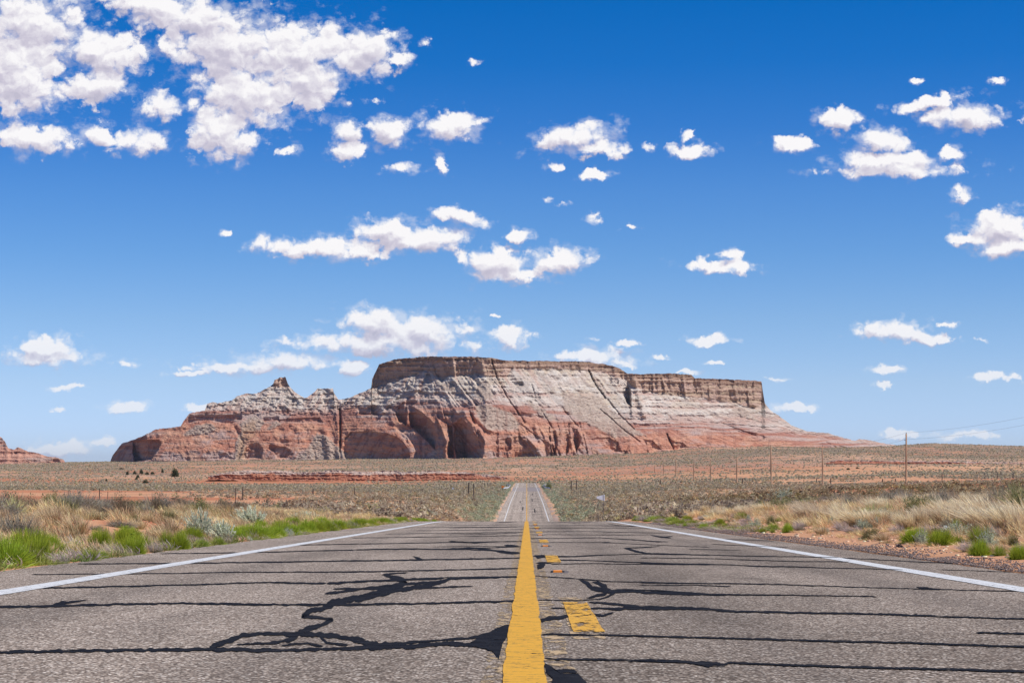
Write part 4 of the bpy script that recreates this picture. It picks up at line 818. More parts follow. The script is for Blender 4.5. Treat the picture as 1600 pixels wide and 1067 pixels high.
PL = [
 ('yucca',22,806,46,34,'spiky yellow-green yucca at the far left edge, above the big grey brush','yucca',None,0),
 ('grey_shrub',28,843,78,42,'large grey-brown twiggy brush at the left edge, in front of the yucca','brush',None,0),
 ('grey_shrub',64,812,30,16,'silvery dead brush peeping out behind the big grey brush below the yucca','brush',None,1),
 ('dry_grass_tuft',6,815,34,26,'straw tuft at the very left edge beneath the yucca','grass tuft',None,0),
 ('dry_grass_tuft',77,819,46,28,'round straw-coloured tuft on red dirt right of the big grey brush','grass tuft',None,1),
 ('olive_shrub',103,806,40,28,'dark shaded shrub on the red bank rim, right of the round straw tuft','shrub',None,0),
 ('brown_shrub',48,800,43,26,'brown brush just right of the yucca, on the skyline of the bank','brush',None,0),
 ('dry_grass_tuft',106,820,20,12,'small rusty tuft at the foot of the dark shaded shrub','grass tuft',None,2),
 ('brown_shrub',130,803,48,28,'brown-green brush right of the dark shaded shrub on the bank','brush',None,1),
 ('grey_shrub',158,804,43,26,'grey brush above the red dirt bank, below two thin fence posts','brush',None,2),
 ('brown_shrub',186,804,45,31,'brown brush above the middle of the red dirt bank','brush',None,2),
 ('olive_shrub',209,800,36,21,'olive-tinted brush behind the top of the red dirt bank','brush',None,1),
 ('grey_shrub',226,805,38,19,'pale low brush at the right part of the red dirt bank','brush',None,3),
 ('brown_shrub',243,802,28,31,'tallest dark twiggy brush over the right half of the red dirt bank','brush',None,3),
 ('olive_shrub',265,814,26,20,'spreading dark green broom at the right end of the red dirt bank','shrub',None,2),
 ('dry_grass_tuft',285,806,40,24,'tan brush between the green broom and the tall pale sagebrush','grass tuft',None,3),
 ('olive_shrub',313,804,43,28,'olive brush behind the tall pale sagebrush','brush',None,3),
 ('brown_shrub',352,803,36,21,'dark brown brush between and behind the two big pale sagebrushes','brush',None,0),
 ('brown_shrub',376,800,33,18,'brown brush just left behind the round pale sagebrush','brush',None,1),
 ('grey_shrub',188,824,60,13,'flat grey-brown brush lying at the lower edge of the red dirt bank','brush',None,0),
 ('grey_shrub',150,828,30,10,'small grey brush in the straw grass below the red dirt bank','brush',None,1),
 ('sagebrush',318,843,52,42,'tall pale mint sagebrush leaning left, largest beside the road','sagebrush',None,0),
 ('sagebrush',352,847,44,32,'pale sagebrush right against the tallest leaning one, lower than it','sagebrush',None,1),
 ('sagebrush',398,824,50,30,'round pale sagebrush behind the verge, right of the leaning pair','sagebrush',None,2),
 ('sagebrush',485,812,40,13,'low pale sagebrush far along the left verge before the sandy slope','sagebrush',None,3),
 ('sagebrush',462,812,24,9,'small pale sagebrush left of the low one far along the verge','sagebrush',None,0),
 ('mint_shrub',449,838,18,13,'little pale green sprig among the green shrubs at the left road edge','sagebrush',None,0),
 ('mint_shrub',390,845,10,8,'tiny pale sprig at the asphalt edge right of the leaning sagebrushes','sagebrush',None,1),
 ('mint_shrub',665,806,44,7,'pale green bush beside the left road edge near the crest','sagebrush',None,2),
 ('olive_shrub',598,806,22,7,'dark olive bush on the sandy slope above the far left verge','shrub',None,0),
 ('green_shrub',38,884,72,34,'wide bright green shrub at the left edge touching the asphalt','shrub',GL,0),
 ('green_shrub',8,880,50,26,'bright green shrub cut by the left edge of the view','shrub',GL,1),
 ('green_shrub',36,866,64,26,'tall yellow-green shrub behind the widest green shrub at the left','shrub',GL,2),
 ('green_shrub',88,866,52,20,'green shrub behind the pinkish grass at the left','shrub',GL,3),
 ('green_shrub',66,882,34,15,'low green shrub just left of the pinkish grass at the asphalt edge','shrub',GL,1),
 ('pink_grass_tuft',97,882,34,18,'pinkish feathery grass at the asphalt edge, nearest of its kind on the left','grass tuft',None,0),
 ('green_shrub',140,877,36,20,'green shrub right of the nearest pinkish grass','shrub',GL,0),
 ('green_shrub',160,872,22,15,'narrow green shrub wedged behind the second pinkish grass','shrub',GL,2),
 ('pink_grass_tuft',182,868,40,22,'pinkish-grey feathery grass leaning between two green shrubs, second on the left','grass tuft',None,1),
 ('lime_shrub',210,866,38,30,'rounded yellow-green shrub in the middle of the left verge','shrub',GL,0),
 ('dry_grass_tuft',222,869,22,16,'pale weed at the foot of the rounded yellow-green shrub','grass tuft',None,0),
 ('pink_grass_tuft',244,864,36,18,'blond and pink grass between the rounded and the taller green shrub','grass tuft',None,2),
 ('green_shrub',260,855,28,28,'yellowish-green shrub left half of the tall pair in the left verge','shrub',GL,1),
 ('lime_shrub',281,860,34,30,'tall deep green shrub right of centre of the left verge','shrub',GL,1),
 ('pink_grass_tuft',299,851,26,18,'pink feathery grass right beside the tall deep green shrub','grass tuft',None,3),
 ('green_shrub',315,855,28,14,'small green shrub under the leaning sagebrush','shrub',GL,2),
 ('pink_grass_tuft',318,849,28,12,'thin pink grass directly below the leaning sagebrush','grass tuft',None,0),
 ('green_shrub',341,852,26,14,'green mound below the lower sagebrush','shrub',GL,3),
 ('pink_grass_tuft',357,848,26,11,'pink grass below the right end of the lower sagebrush','grass tuft',None,1),
]
PR = [
 ('mint_shrub',1440,851,26,24,'small mint-grey bush with a green shrub hugging its right side','sagebrush',None,3),
 ('lime_shrub',1472,852,46,27,'large lime green shrub right of the mint-grey bush','shrub',GR_,0),
 ('green_shrub',1424,842,18,15,'green sprig poking out left of the mint-grey bush','shrub',GR_,0),
 ('green_shrub',1498,849,22,15,'olive-green sprig at the right end of the large lime shrub','shrub',GR_,1),
 ('lime_shrub',1531,868,38,28,'round lime green shrub near the gravel, second from the right edge','shrub',GR_,1),
 ('green_shrub',1562,868,26,18,'thin leafy green weed right of the round lime shrub','shrub',GR_,2),
 ('lime_shrub',1592,874,36,26,'lime green shrub cut by the right edge of the view','shrub',GR_,2),
 ('olive_shrub',1584,852,20,20,'dark green stalky shrub behind the lime shrub at the right edge','shrub',None,0),
 ('lime_shrub',1231,832,20,16,'small round green shrub on pale sand in the middle of the right verge','shrub',GR_,3),
 ('olive_shrub',1205,819,18,15,'dull green shrub behind and left of the small round one','shrub',None,1),
 ('green_shrub',1207,832,11,8,'tiny green shrub left of the small round one by the gravel','shrub',GR_,3),
 ('green_shrub',1192,832,13,9,'tiny green shrub beside a scrap of litter near the start of the gravel','shrub',GR_,0),
 ('green_shrub',1265,820,9,6,'smallest green sprig in the straw of the right verge','shrub',GR_,1),
 ('mint_shrub',1288,832,14,9,'pale yellow-green sprig in the pebbly sand of the right verge','shrub',None,0),
 ('lime_shrub',1116,826,14,8,'lime shrub at the right end of the green row, by the far gravel','shrub',GR_,0),
 ('lime_shrub',1100,825,18,9,'larger lime shrub near the right end of the far green row','shrub',GR_,1),
 ('lime_shrub',1071,823,10,7,'small lime shrub in the middle of the far green row on the right','shrub',GR_,2),
 ('green_shrub',1054,820,14,8,'flat green shrub left of the middle of the far green row','shrub',GR_,3),
 ('green_shrub',1083,818,22,7,'green shrub set back behind the far green row','shrub',GR_,0),
 ('green_shrub',1133,822,12,6,'last little green shrub before the bare sand of the right verge','shrub',GR_,1),
 ('olive_shrub',1034,808,14,8,'dark olive bush behind the far green row, at the start of the straw grass','shrub',None,2),
 ('mint_shrub',1350,826,36,15,'soft pale green grass patch in front of the yellow yucca','weed',None,1),
 ('mint_shrub',1372,823,24,14,'second soft pale green patch, nearer the mint-grey bush','weed',None,2),
 ('mint_shrub',1306,817,26,11,'thin pale green patch amid the straw left of the yucca','weed',None,0),
 ('yucca',1362,812,40,27,'yellow yucca standing in the straw grass of the right verge','yucca',None,1),
 ('yucca',1390,806,30,22,'greener yucca right behind the yellow one','yucca',None,2),
 ('grey_shrub',1330,795,42,22,'large grey twiggy brush behind the straw grass, left of the yellow yucca','brush',None,0),
 ('grey_shrub',1290,789,30,14,'grey-brown brush left of the large grey twiggy one','brush',None,1),
 ('mint_shrub',1224,784,44,18,'big grey-green domed bush below the pair of tall poles','sagebrush',None,3),
 ('brown_shrub',1256,788,22,10,'dark brown brush right of the big grey-green domed bush','brush',None,2),
 ('grey_shrub',1305,780,18,10,'bluish grey brush under the foot of the second tall pole','brush',None,2),
 ('grey_shrub',1548,790,36,14,'silvery dead brush behind the tall blond grass','brush',None,3),
 ('brown_shrub',1556,800,26,16,'dark brush between the two rightmost blond grass plumes','brush',None,0),
 ('brown_shrub',1482,822,30,14,'dark twiggy brush at the foot of the highest blond grass','brush',None,3),
 ('brown_shrub',1527,838,34,20,'brown shaded brush above the round lime shrub','brush',None,1),
 ('grey_shrub',1550,846,38,20,'grey-violet brush between the lime shrubs on the right','brush',None,0),
 ('tall_grass_tuft',1418,826,40,31,'tall blond grass leaning left above the mint-grey bush','grass tuft',None,0),
 ('tall_grass_tuft',1440,822,32,34,'blond grass tuft just right of the leaning one','grass tuft',None,1),
 ('tall_grass_tuft',1486,812,52,35,'highest sunlit blond grass on the right verge','grass tuft',None,2),
 ('tall_grass_tuft',1535,818,46,30,'wide blond grass tuft right of the highest one','grass tuft',None,3),
 ('tall_grass_tuft',1576,822,44,36,'blond windswept grass close to the right edge','grass tuft',None,0),
 ('tall_grass_tuft',1318,812,34,30,'blond grass leaning left beside the large grey brush','grass tuft',None,1),
 ('tall_grass_tuft',1285,812,26,22,'shorter blond tuft left of the leaning one by the grey brush','grass tuft',None,2),
 ('dry_grass_tuft',1345,836,26,12,'low straw tuft on the pebbly sand above the gravel bend','grass tuft',None,1),
]
def relabel(kind): return dict(lime_shrub='green_shrub', mint_shrub='sagebrush', brown_shrub='desert_brush', grey_shrub='desert_brush', olive_shrub='desert_brush', tall_grass_tuft='grass_tuft', dry_grass_tuft='grass_tuft', pink_grass_tuft='grass_tuft').get(kind, kind)
def merge_field(name, kinds, pts, sizes, rots, pick, ranks, mat):
    """one mesh of many plants (only for what nobody could count)"""
    Vs, Fs, Cs, n = [], [], [], 0
    for kk, (v, f, c) in enumerate(kinds):
        m = pick == kk
        if not m.any(): continue
        p = pts[m]; sz = sizes[m]; ro = rots[m]; cs, sn = np.cos(ro)[:, None], np.sin(ro)[:, None]
        X = (v[None, :, 0]*cs-v[None, :, 1]*sn)*sz[:, :1]+p[:, :1]; Y = (v[None, :, 0]*sn+v[None, :, 1]*cs)*sz[:, :1]+p[:, 1:2]; Z = v[None, :, 2]*sz[:, 1:2]+p[:, 2:3]
        Vs.append(np.stack([X, Y, Z], -1).reshape(-1, 3)); k = len(p)
        Fs.append((f[None]+(np.arange(k)*len(v))[:, None, None]).reshape(-1, f.shape[1])+n); n += k*len(v)
        Cs.append((c[None]*ranks[m][:, None, None]).reshape(-1, 3) if ranks.ndim == 1 else np.clip(c[None]*ranks[m][:, None, :], 0, .95).reshape(-1, 3))
    FIELDS.setdefault(name, (mat, []))[1].append((np.concatenate(Vs).astype(np.float32), np.concatenate(Fs), np.concatenate(Cs).astype(np.float32)))
FIELDS = {}
def build_fields():
    for name, (mat, parts) in FIELDS.items():
        n = 0; F = []
        tri = []
        for v, f, c in parts:
            f = f+n; n += len(v)
            tri.append(f if f.shape[1] == 3 else np.concatenate([f[:, [0, 1, 2]], f[:, [0, 2, 3]]]))
        me = mesh_np(name, np.concatenate([p[0] for p in parts]), np.concatenate(tri), np.concatenate([p[2] for p in parts])); tag(link(name, me, mat), kind='stuff')
def far_plants():
    g = np.random.default_rng(77)
    # smaller repeats running up to the crest on both road edges
    for i, px in enumerate(np.concatenate([np.linspace(372, 560, 18), np.linspace(572, 716, 16)])):
        x = EL-.25-g.uniform(0, .25); y = x/((px-VX)/FPX); z = float(zt(x, y)); kind = ('lime_shrub', 'pink_grass_tuft', 'lime_shrub')[i % 3]
        o = link(relabel(kind), pmesh(kind, i % 4), M['plant'], None, (x, y, z-.01)); h = g.uniform(.17, .30)*(1.1 if kind != 'pink_grass_tuft' else .85); w = g.uniform(.55, .95); o.scale = (w, w, h); o.rotation_euler.z = g.uniform(-.5, .5)
        if 'pink' in kind: tag(o, 'low pinkish grass tuft in the row running to the crest along the left asphalt edge', 'grass tuft', 'pinkish grass tufts in the row towards the crest')
        else: tag(o, 'low green shrub in the row running to the crest along the left asphalt edge', 'shrub', 'green shrubs in the row towards the crest')
    for i, px in enumerate(np.linspace(900, 1060, 18)):
        x = ER+.35+g.uniform(0, .5); y = x/((px-VX)/FPX); 
        if y > 90: y = 90-i
        z = float(zt(x, y)); kind = 'green_shrub' if i % 3 else 'pink_grass_tuft'
        o = link(relabel(kind), pmesh(kind, i % 4), M['plant'], None, (x, y, z-.01)); o.scale = (g.uniform(.5, .9),)*2+(g.uniform(.16, .26),)
        if 'pink' in kind: tag(o, 'low pinkish grass tuft along the right asphalt edge near the crest', 'grass tuft', 'pinkish grass tufts near the crest on the right')
        else: tag(o, 'low green shrub along the right asphalt edge near the crest', 'shrub', 'green shrubs near the crest on the right')
    for a in PL+PR: put(*a[:8], k=a[8])
    # grass of the verges
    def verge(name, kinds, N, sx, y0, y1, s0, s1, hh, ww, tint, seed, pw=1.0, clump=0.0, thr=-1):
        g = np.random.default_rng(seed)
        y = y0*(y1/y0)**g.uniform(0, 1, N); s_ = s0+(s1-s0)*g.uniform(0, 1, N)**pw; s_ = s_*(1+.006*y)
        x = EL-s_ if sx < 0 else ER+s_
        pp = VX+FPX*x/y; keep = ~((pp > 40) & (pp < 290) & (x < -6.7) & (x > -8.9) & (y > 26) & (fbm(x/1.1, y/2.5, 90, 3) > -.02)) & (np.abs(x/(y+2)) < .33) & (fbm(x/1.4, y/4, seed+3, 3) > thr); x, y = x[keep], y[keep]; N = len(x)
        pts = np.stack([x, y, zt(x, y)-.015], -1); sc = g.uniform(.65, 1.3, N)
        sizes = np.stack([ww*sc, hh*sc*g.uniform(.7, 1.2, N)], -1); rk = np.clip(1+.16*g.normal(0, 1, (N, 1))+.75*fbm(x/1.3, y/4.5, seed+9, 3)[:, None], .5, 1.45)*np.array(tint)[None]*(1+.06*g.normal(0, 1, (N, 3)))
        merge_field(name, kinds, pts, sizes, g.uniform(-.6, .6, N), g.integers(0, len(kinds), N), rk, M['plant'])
    b = lambda k, n=46, **kw: blades(n, 500+k, kw.get('br', .4), kw.get('th', 40), (.45, 1.05), kw.get('w', .035), .25, kw.get('lean', (-.18, 0)), kw.get('cb', DRY), kw.get('ct', DRYT), .16, .7)
    dk = [b(k) for k in range(4)]; tk = [b(k+5, 60, w=.022, lean=(-.2, 0), ct=(.82, .67, .45)) for k in range(4)]
    gk = [b(k+10, 50, th=75, lean=(0, 0), cb=(.10, .15, .03), ct=(.44, .48, .12)) for k in range(3)]; pk = [b(k+14, 50, th=60, lean=(-.3, 0), cb=(.2, .2, .1), ct=(.64, .51, .48)) for k in range(2)]
    sh = [P_scrub(k, 90) for k in range(3)]; tw = [b(k+20, 60, th=80, lean=(0, 0), cb=(.14, .10, .07), ct=(.40, .33, .24), w=.022) for k in range(3)]
    verge('grass', dk+dk+tw[:1], 2900, -1, 15, 95, .6, 3.6, .20, .30, (.98, .97, .9), 601, .9)
    verge('grass', gk+gk+pk+dk[:1], 1100, -1, 14, 92, -.04, 1.2, .15, .34, (1, 1, 1), 602)
    verge('grass', tw+dk, 1500, -1, 22, 98, 4.0, 10, .29, .45, (.95, .93, .9), 603, 1.0, 0, -.02)
    verge('grass', dk+tk+tw[:2], 2700, 1, 17, 98, 1.6, 6.5, .27, .34, (1.05, 1.0, .92), 604, .8, 0, -.2)
    verge('grass', dk+tw, 1500, 1, 24, 105, 4.6, 13, .34, .5, (.95, .9, .82), 605, 1.0, 0, -.08)
    verge('grass', dk, 700, 1, 12, 60, .8, 2.2, .075, .2, (1.0, .92, .85), 606)
    verge('grass', gk+pk, 260, 1, 45, 92, .2, 1.2, .13, .32, (1, 1, 1), 607)
    verge('grass', dk+tk, 1300, 1, 42, 100, 1.4, 8, .30, .5, (1.08, 1.0, .88), 608, 1.0, 0, .0)
    g = np.random.default_rng(88)
    def row(kinds, N, sgn, y0, y1, s0, s1, w_, h_, lab, cat, grp):
        for i in range(N):
            y = y0*(y1/y0)**((i+g.uniform(.1, .9))/N); s_ = g.uniform(s0, s1)*(1+.006*y); x = ER+s_ if sgn > 0 else EL-s_; kd = kinds[i % len(kinds)]
            if not abs(x/y) < .27: continue
            o = link(relabel(kd), pmesh(kd, int(g.integers(0, 4))), M['plant'], None, (x, y, float(zt(x, y))-.02)); w = g.uniform(*w_); o.scale = (w, w*g.uniform(.8, 1.2), g.uniform(*h_)); o.rotation_euler.z = g.uniform(-.6, .6); tag(o, lab, cat, grp)
    row(['dry_grass_tuft', 'tall_grass_tuft'], 90, 1, 24, 98, 1.7, 8.5, (.5, 1.0), (.28, .48), 'straw-coloured grass tuft among the golden grass of the right verge', 'grass tuft', 'straw grass tufts of the right verge')
    row(['lime_shrub', 'mint_shrub', 'green_shrub', 'olive_shrub'], 34, 1, 20, 92, .9, 3.2, (.22, .5), (.12, .26), 'small green weed on the bare sand of the right verge', 'weed', 'small weeds on the sand of the right verge')
    row(['dry_grass_tuft', 'pink_grass_tuft'], 44, 1, 18, 80, .8, 2.4, (.25, .5), (.10, .2), 'low pale tuft on the bare sand of the right verge', 'grass tuft', 'low tufts on the sand of the right verge')
    row(['brown_shrub', 'grey_shrub', 'olive_shrub'], 60, 1, 30, 104, 3.5, 12, (.6, 1.3), (.34, .62), 'low twiggy brush scattered through the golden grass of the right verge', 'brush', 'low brush of the right verge')
    row(['brown_shrub', 'grey_shrub', 'olive_shrub', 'brown_shrub'], 56, -1, 34, 104, 4.0, 11, (.6, 1.3), (.32, .55), 'low twiggy brush in the back row of the left verge', 'brush', 'low brush of the left verge')
    row(['lime_shrub'], 26, -1, 17, 60, .15, 1.3, (.35, .62), (.22, .34), 'rounded yellow-green bush of the left verge beside the asphalt', 'shrub', 'rounded yellow-green bushes of the left verge')
    row(['dry_grass_tuft'], 50, -1, 18, 95, 1.0, 5, (.35, .7), (.22, .36), 'straw grass tuft of the left verge behind the green shrubs', 'grass tuft', 'straw grass tufts of the left verge')
    verge('grass', dk+tw[:1], 700, -1, 40, 98, 1.0, 5, .30, .5, (1.02, 1.0, .85), 609, 1.0, 0, -.1)
    # scrub standing on the plain: the nearest ones one by one
    M['scrub'] = M['plant']
    def scatter(N, y0, y1, seed, amax=.30, expo=1.0, dens=None):
        g = np.random.default_rng(seed); y = y0*(y1/y0)**(g.uniform(0, 1, N)**expo); a = g.uniform(-amax, amax, N); x = a*y
        s_ = np.abs(x+.2); keep = ((s_ > 6.3) | (y > 945)) & (g.uniform(0, 1, N) < np.clip((scrubmap(x, y)-.22)*1.45+.35*fbm(x/9, y/22, 35, 2), 0, 1)); return x[keep], y[keep], g
    def tints(g, x, y):
        N = len(x); u = g.uniform(0, 1, N); C = np.empty((N, 3))
        A = np.array([(1.0, 1.0, 1.0), (1.25, 1.3, 1.25), (.75, .72, .70), (1.25, 1.05, .8), (.85, .90, .65)]); C = A[np.searchsorted([.35, .62, .78, .92], u)]
        return C*(1+.12*g.normal(0, 1, (N, 1)))*np.where((x[:, None] > 15) & (y[:, None] < 260), np.array([[.72, .70, .60]]), 1)
    x, y, g = scatter(4200, 84, 330, 901)
    x, y = x[:], y[:]; order = np.argsort(y); x, y = x[order][:300], y[order][:300]
    vs = [mesh_np('scrub', *(P_scrub(k, 150)[i] for i in range(3))) for k in range(5)]; ms = [P_scrub(k, 150) for k in range(5)]
    for me in vs: me.materials.append(M['plant'])
    for i in range(len(x)):
        o = link('scrub_bush', vs[i % 5], None, None, (x[i], y[i], float(zt(x[i], y[i]))-.03)); w = g.uniform(.55, 1.25); o.scale = (w, w, w*g.uniform(.42, .62)); o.rotation_euler.z = g.uniform(0, 6.28)
        if x[i] < 0: tag(o, 'low grey-brown scrub bush on the sandy slope beyond the left verge', 'scrub bush', 'scrub bushes beyond the left verge')
        else: tag(o, 'low grey-brown scrub bush on the sandy bank beyond the right verge', 'scrub bush', 'scrub bushes beyond the right verge')
    x, y, g = scatter(34000, 110, 800, 903, .31, .8)
    N = len(x); w = g.uniform(.5, 1.35, N)*(1+y/1500); merge_field('scrub', ms and [P_scrub(k+7, 44) for k in range(5)], np.stack([x, y, zt(x, y)-.03], -1), np.stack([w, w*g.uniform(.4, .62, N)], -1), g.uniform(0, 6.28, N), g.integers(0, 5, N), tints(g, x, y), M['plant'])
    blob = []
    for k in range(4):
        gg = np.random.default_rng(950+k); nn = 7; ang = np.linspace(0, 2*np.pi, nn, endpoint=False); r0 = .5*gg.uniform(.8, 1.2, nn); r1 = .38*gg.uniform(.7, 1.2, nn)
        v = np.concatenate([np.stack([r0*np.cos(ang), r0*np.sin(ang), 0*ang-.1], -1), np.stack([r1*np.cos(ang+.3), r1*np.sin(ang+.3), gg.uniform(.5, .9, nn)], -1), [[.05, 0, 1.0]]])
        f = np.array([[i, (i+1) % nn, nn+(i+1) % nn, nn+i] for i in range(nn)]+[[nn+i, nn+(i+1) % nn, 2*nn, 2*nn] for i in range(nn)])
        f3 = np.concatenate([f[:nn][:, [0, 1, 2]], f[:nn][:, [0, 2, 3]], f[nn:][:, :3]]); blob.append((v, f3, np.tile([[.36, .29, .21]], (len(v), 1))*gg.uniform(.85, 1.15, (len(v), 1))))
    x, y, g = scatter(90000, 560, 3300, 905, .31, .9, .95); m = y < 2330; x, y = np.where(m, x, x), y
    N = len(x); w = g.uniform(.6, 1.6, N)*(.55+y/3000); merge_field('scrub', blob, np.stack([x, y, zt(x, y)-.05], -1), np.stack([w, w*g.uniform(.35, .6, N)], -1), g.uniform(0, 6.28, N), g.integers(0, 4, N), tints(g, x, y)*.95, M['plant'])
    # mint-coloured sage along the shoulders of the far road
    g = np.random.default_rng(911); N = 2600; y = 290*(930/290)**g.uniform(0, 1, N); x = np.where(g.uniform(0, 1, N) < .5, -1, 1)*(5.7+np.abs(g.normal(0, 3.4, N)))
    w = g.uniform(.6, 1.5, N); merge_field('scrub', [P_scrub(k+13, 44) for k in range(3)], np.stack([x, y, zt(x, y)-.03], -1), np.stack([w, w*.5], -1), g.uniform(0, 6.28, N), g.integers(0, 3, N), np.array([1.0, 1.3, 1.2])*(1+.15*g.normal(0, 1, (N, 1))), M['plant'])
far_plants()

# ------------------------------------------------------------------ junipers, poles, fences, signs, small things
def tube(pts, rads, n=10, cap=True):
    pts = np.array(pts, float); V, F = [], []
    for i, (p, r) in enumerate(zip(pts, rads)):
        d = pts[min(i+1, len(pts)-1)]-pts[max(i-1, 0)]; d /= np.linalg.norm(d)+1e-9
        u = np.cross(d, [0, 1, 0] if abs(d[1]) < .9 else [1, 0, 0]); u /= np.linalg.norm(u); v = np.cross(d, u); a = np.linspace(0, 2*np.pi, n, endpoint=False)
        V.append(p+r*(np.cos(a)[:, None]*u+np.sin(a)[:, None]*v))
    for i in range(len(pts)-1):
        for k in range(n): F.append([i*n+k, i*n+(k+1) % n, (i+1)*n+(k+1) % n, (i+1)*n+k])
    V = np.concatenate(V)
    if cap:
        for e in (0, len(pts)-1):
            V = np.concatenate([V, [pts[e]]]); c = len(V)-1
            for k in range(n): F.append([e*n+k, e*n+(k+1) % n, c, c])
    F = np.array(F); return V, F
def boxm(c, s, bev=0):
    sx, sy, sz = [q/2 for q in s]; b = min(bev, sx*.9, sy*.9)
    o = [(-sx, -sy+b), (-sx+b, -sy), (sx-b, -sy), (sx, -sy+b), (sx, sy-b), (sx-b, sy), (-sx+b, sy), (-sx, sy-b)] if b else [(-sx, -sy), (sx, -sy), (sx, sy), (-sx, sy)]
    n = len(o); V = np.array([(x, y, -sz) for x, y in o]+[(x, y, sz) for x, y in o]+[(0, 0, -sz), (0, 0, sz)])+np.array(c); F = []
    for k in range(n): F += [[k, (k+1) % n, n+(k+1) % n, n+k], [k, (k+1) % n, 2*n, 2*n], [n+k, n+(k+1) % n, 2*n+1, 2*n+1]]
    return V, np.array(F)
def tm(name, vf, mat, parent=None, smooth=False):
    v, f = vf; me = bpy.data.meshes.new(name); me.from_pydata([tuple(p) for p in v.tolist()], [], [tuple(dict.fromkeys(q)) for q in f.tolist()]); me.update()
    if smooth: me.polygons.foreach_set('use_smooth', [True]*len(me.polygons))
    return link(name, me, mat, parent)
def empty(name, loc): o = bpy.data.objects.new(name, None); scene.collection.objects.link(o); o.location = loc; o.empty_display_size = .3; return o
JUN = [(273, 746, 16, 15, 'largest dark juniper, round-crowned, on the pale slope below the left end of the butte'), (221, 741, 9, 7, 'small upright juniper left of the largest juniper'), (215, 747, 7, 6, 'small bushy juniper at the lower left of the upright one'), (199, 742, 7, 6, 'leftmost dark juniper of the cluster on the slope'),
 (211, 741, 6, 6, 'little juniper between the leftmost and the upright juniper'), (230, 742, 6, 7, 'low juniper just right of the upright one'), (238, 741, 5, 8, 'flat wide juniper in the cluster, second from its right'), (254, 739, 8, 4, 'slim dark juniper just left of the largest juniper'), (228, 755, 7, 11, 'broad juniper bush lowest on the slope'), (213, 750, 5, 6, 'tiny juniper under the cluster on the slope'), (166, 752, 5, 4, 'lone small juniper left of the cluster'), (190, 733, 3, 8, 'faint low juniper above the cluster'),
 (1325, 734, 4, 7, 'dark juniper dot on the plain between the second and third tall poles'), (1340, 732, 3, 6, 'second dark juniper dot, right beside the first on the right-hand plain'), (440, 743, 7, 9, 'dark juniper bush against the red ledge on the left plain')]
def junipers():
    g = np.random.default_rng(5); crowns = []
    for k in range(3):
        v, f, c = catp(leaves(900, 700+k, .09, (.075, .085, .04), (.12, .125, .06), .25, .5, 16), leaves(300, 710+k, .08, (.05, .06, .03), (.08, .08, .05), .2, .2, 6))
        v = v.copy(); v[:, 2] = v[:, 2]*.82+.16-.3*np.clip(np.hypot(v[:, 0], v[:, 1])-.3, 0, 1); crowns.append(mesh_np('crown', v, f, c))
    tr = tube([(0, 0, -.05), (.02, 0, .2), (-.03, .02, .45), (.03, 0, .7)], [.06, .045, .035, .015], 6)
    for i, (px, r, h, w, lab) in enumerate(JUN):
        x, y, z = hit(px, r, 500); m = y/FPX; t = tag(empty('juniper_tree', (x, y, z-.1)), lab, 'tree', 'junipers on the distant plain')
        t.scale = (w*m*.95, w*m*.95, h*m*1.02); t.rotation_euler.z = g.uniform(0, 6)
        link('crown', crowns[i % 3], M['plant'], t); tm('trunk', tr, M['bark'], t)
junipers()
POLES = [(1415, 677.5, 420, 'tallest wooden pole, nearest of the power line on the right'), (1285, 697, 540, 'wooden pole second nearest in the power line'), (1205, 696, 651, 'wooden pole third in the power line, before the end of the butte slope'), (1151, 714, 759, 'fourth wooden pole of the line, left of the third'), (1110.5, 719.5, 870, 'fifth wooden pole of the line'), (1084, 722, 957, 'sixth wooden pole of the line, darker and thin'), (1056, 718.5, 1068, 'seventh wooden pole of the line, before the foot of the butte'), (1037, 724, 1180, 'eighth wooden pole of the line, faint'), (1023, 727, 1290, 'farthest faint wooden pole of the line')]
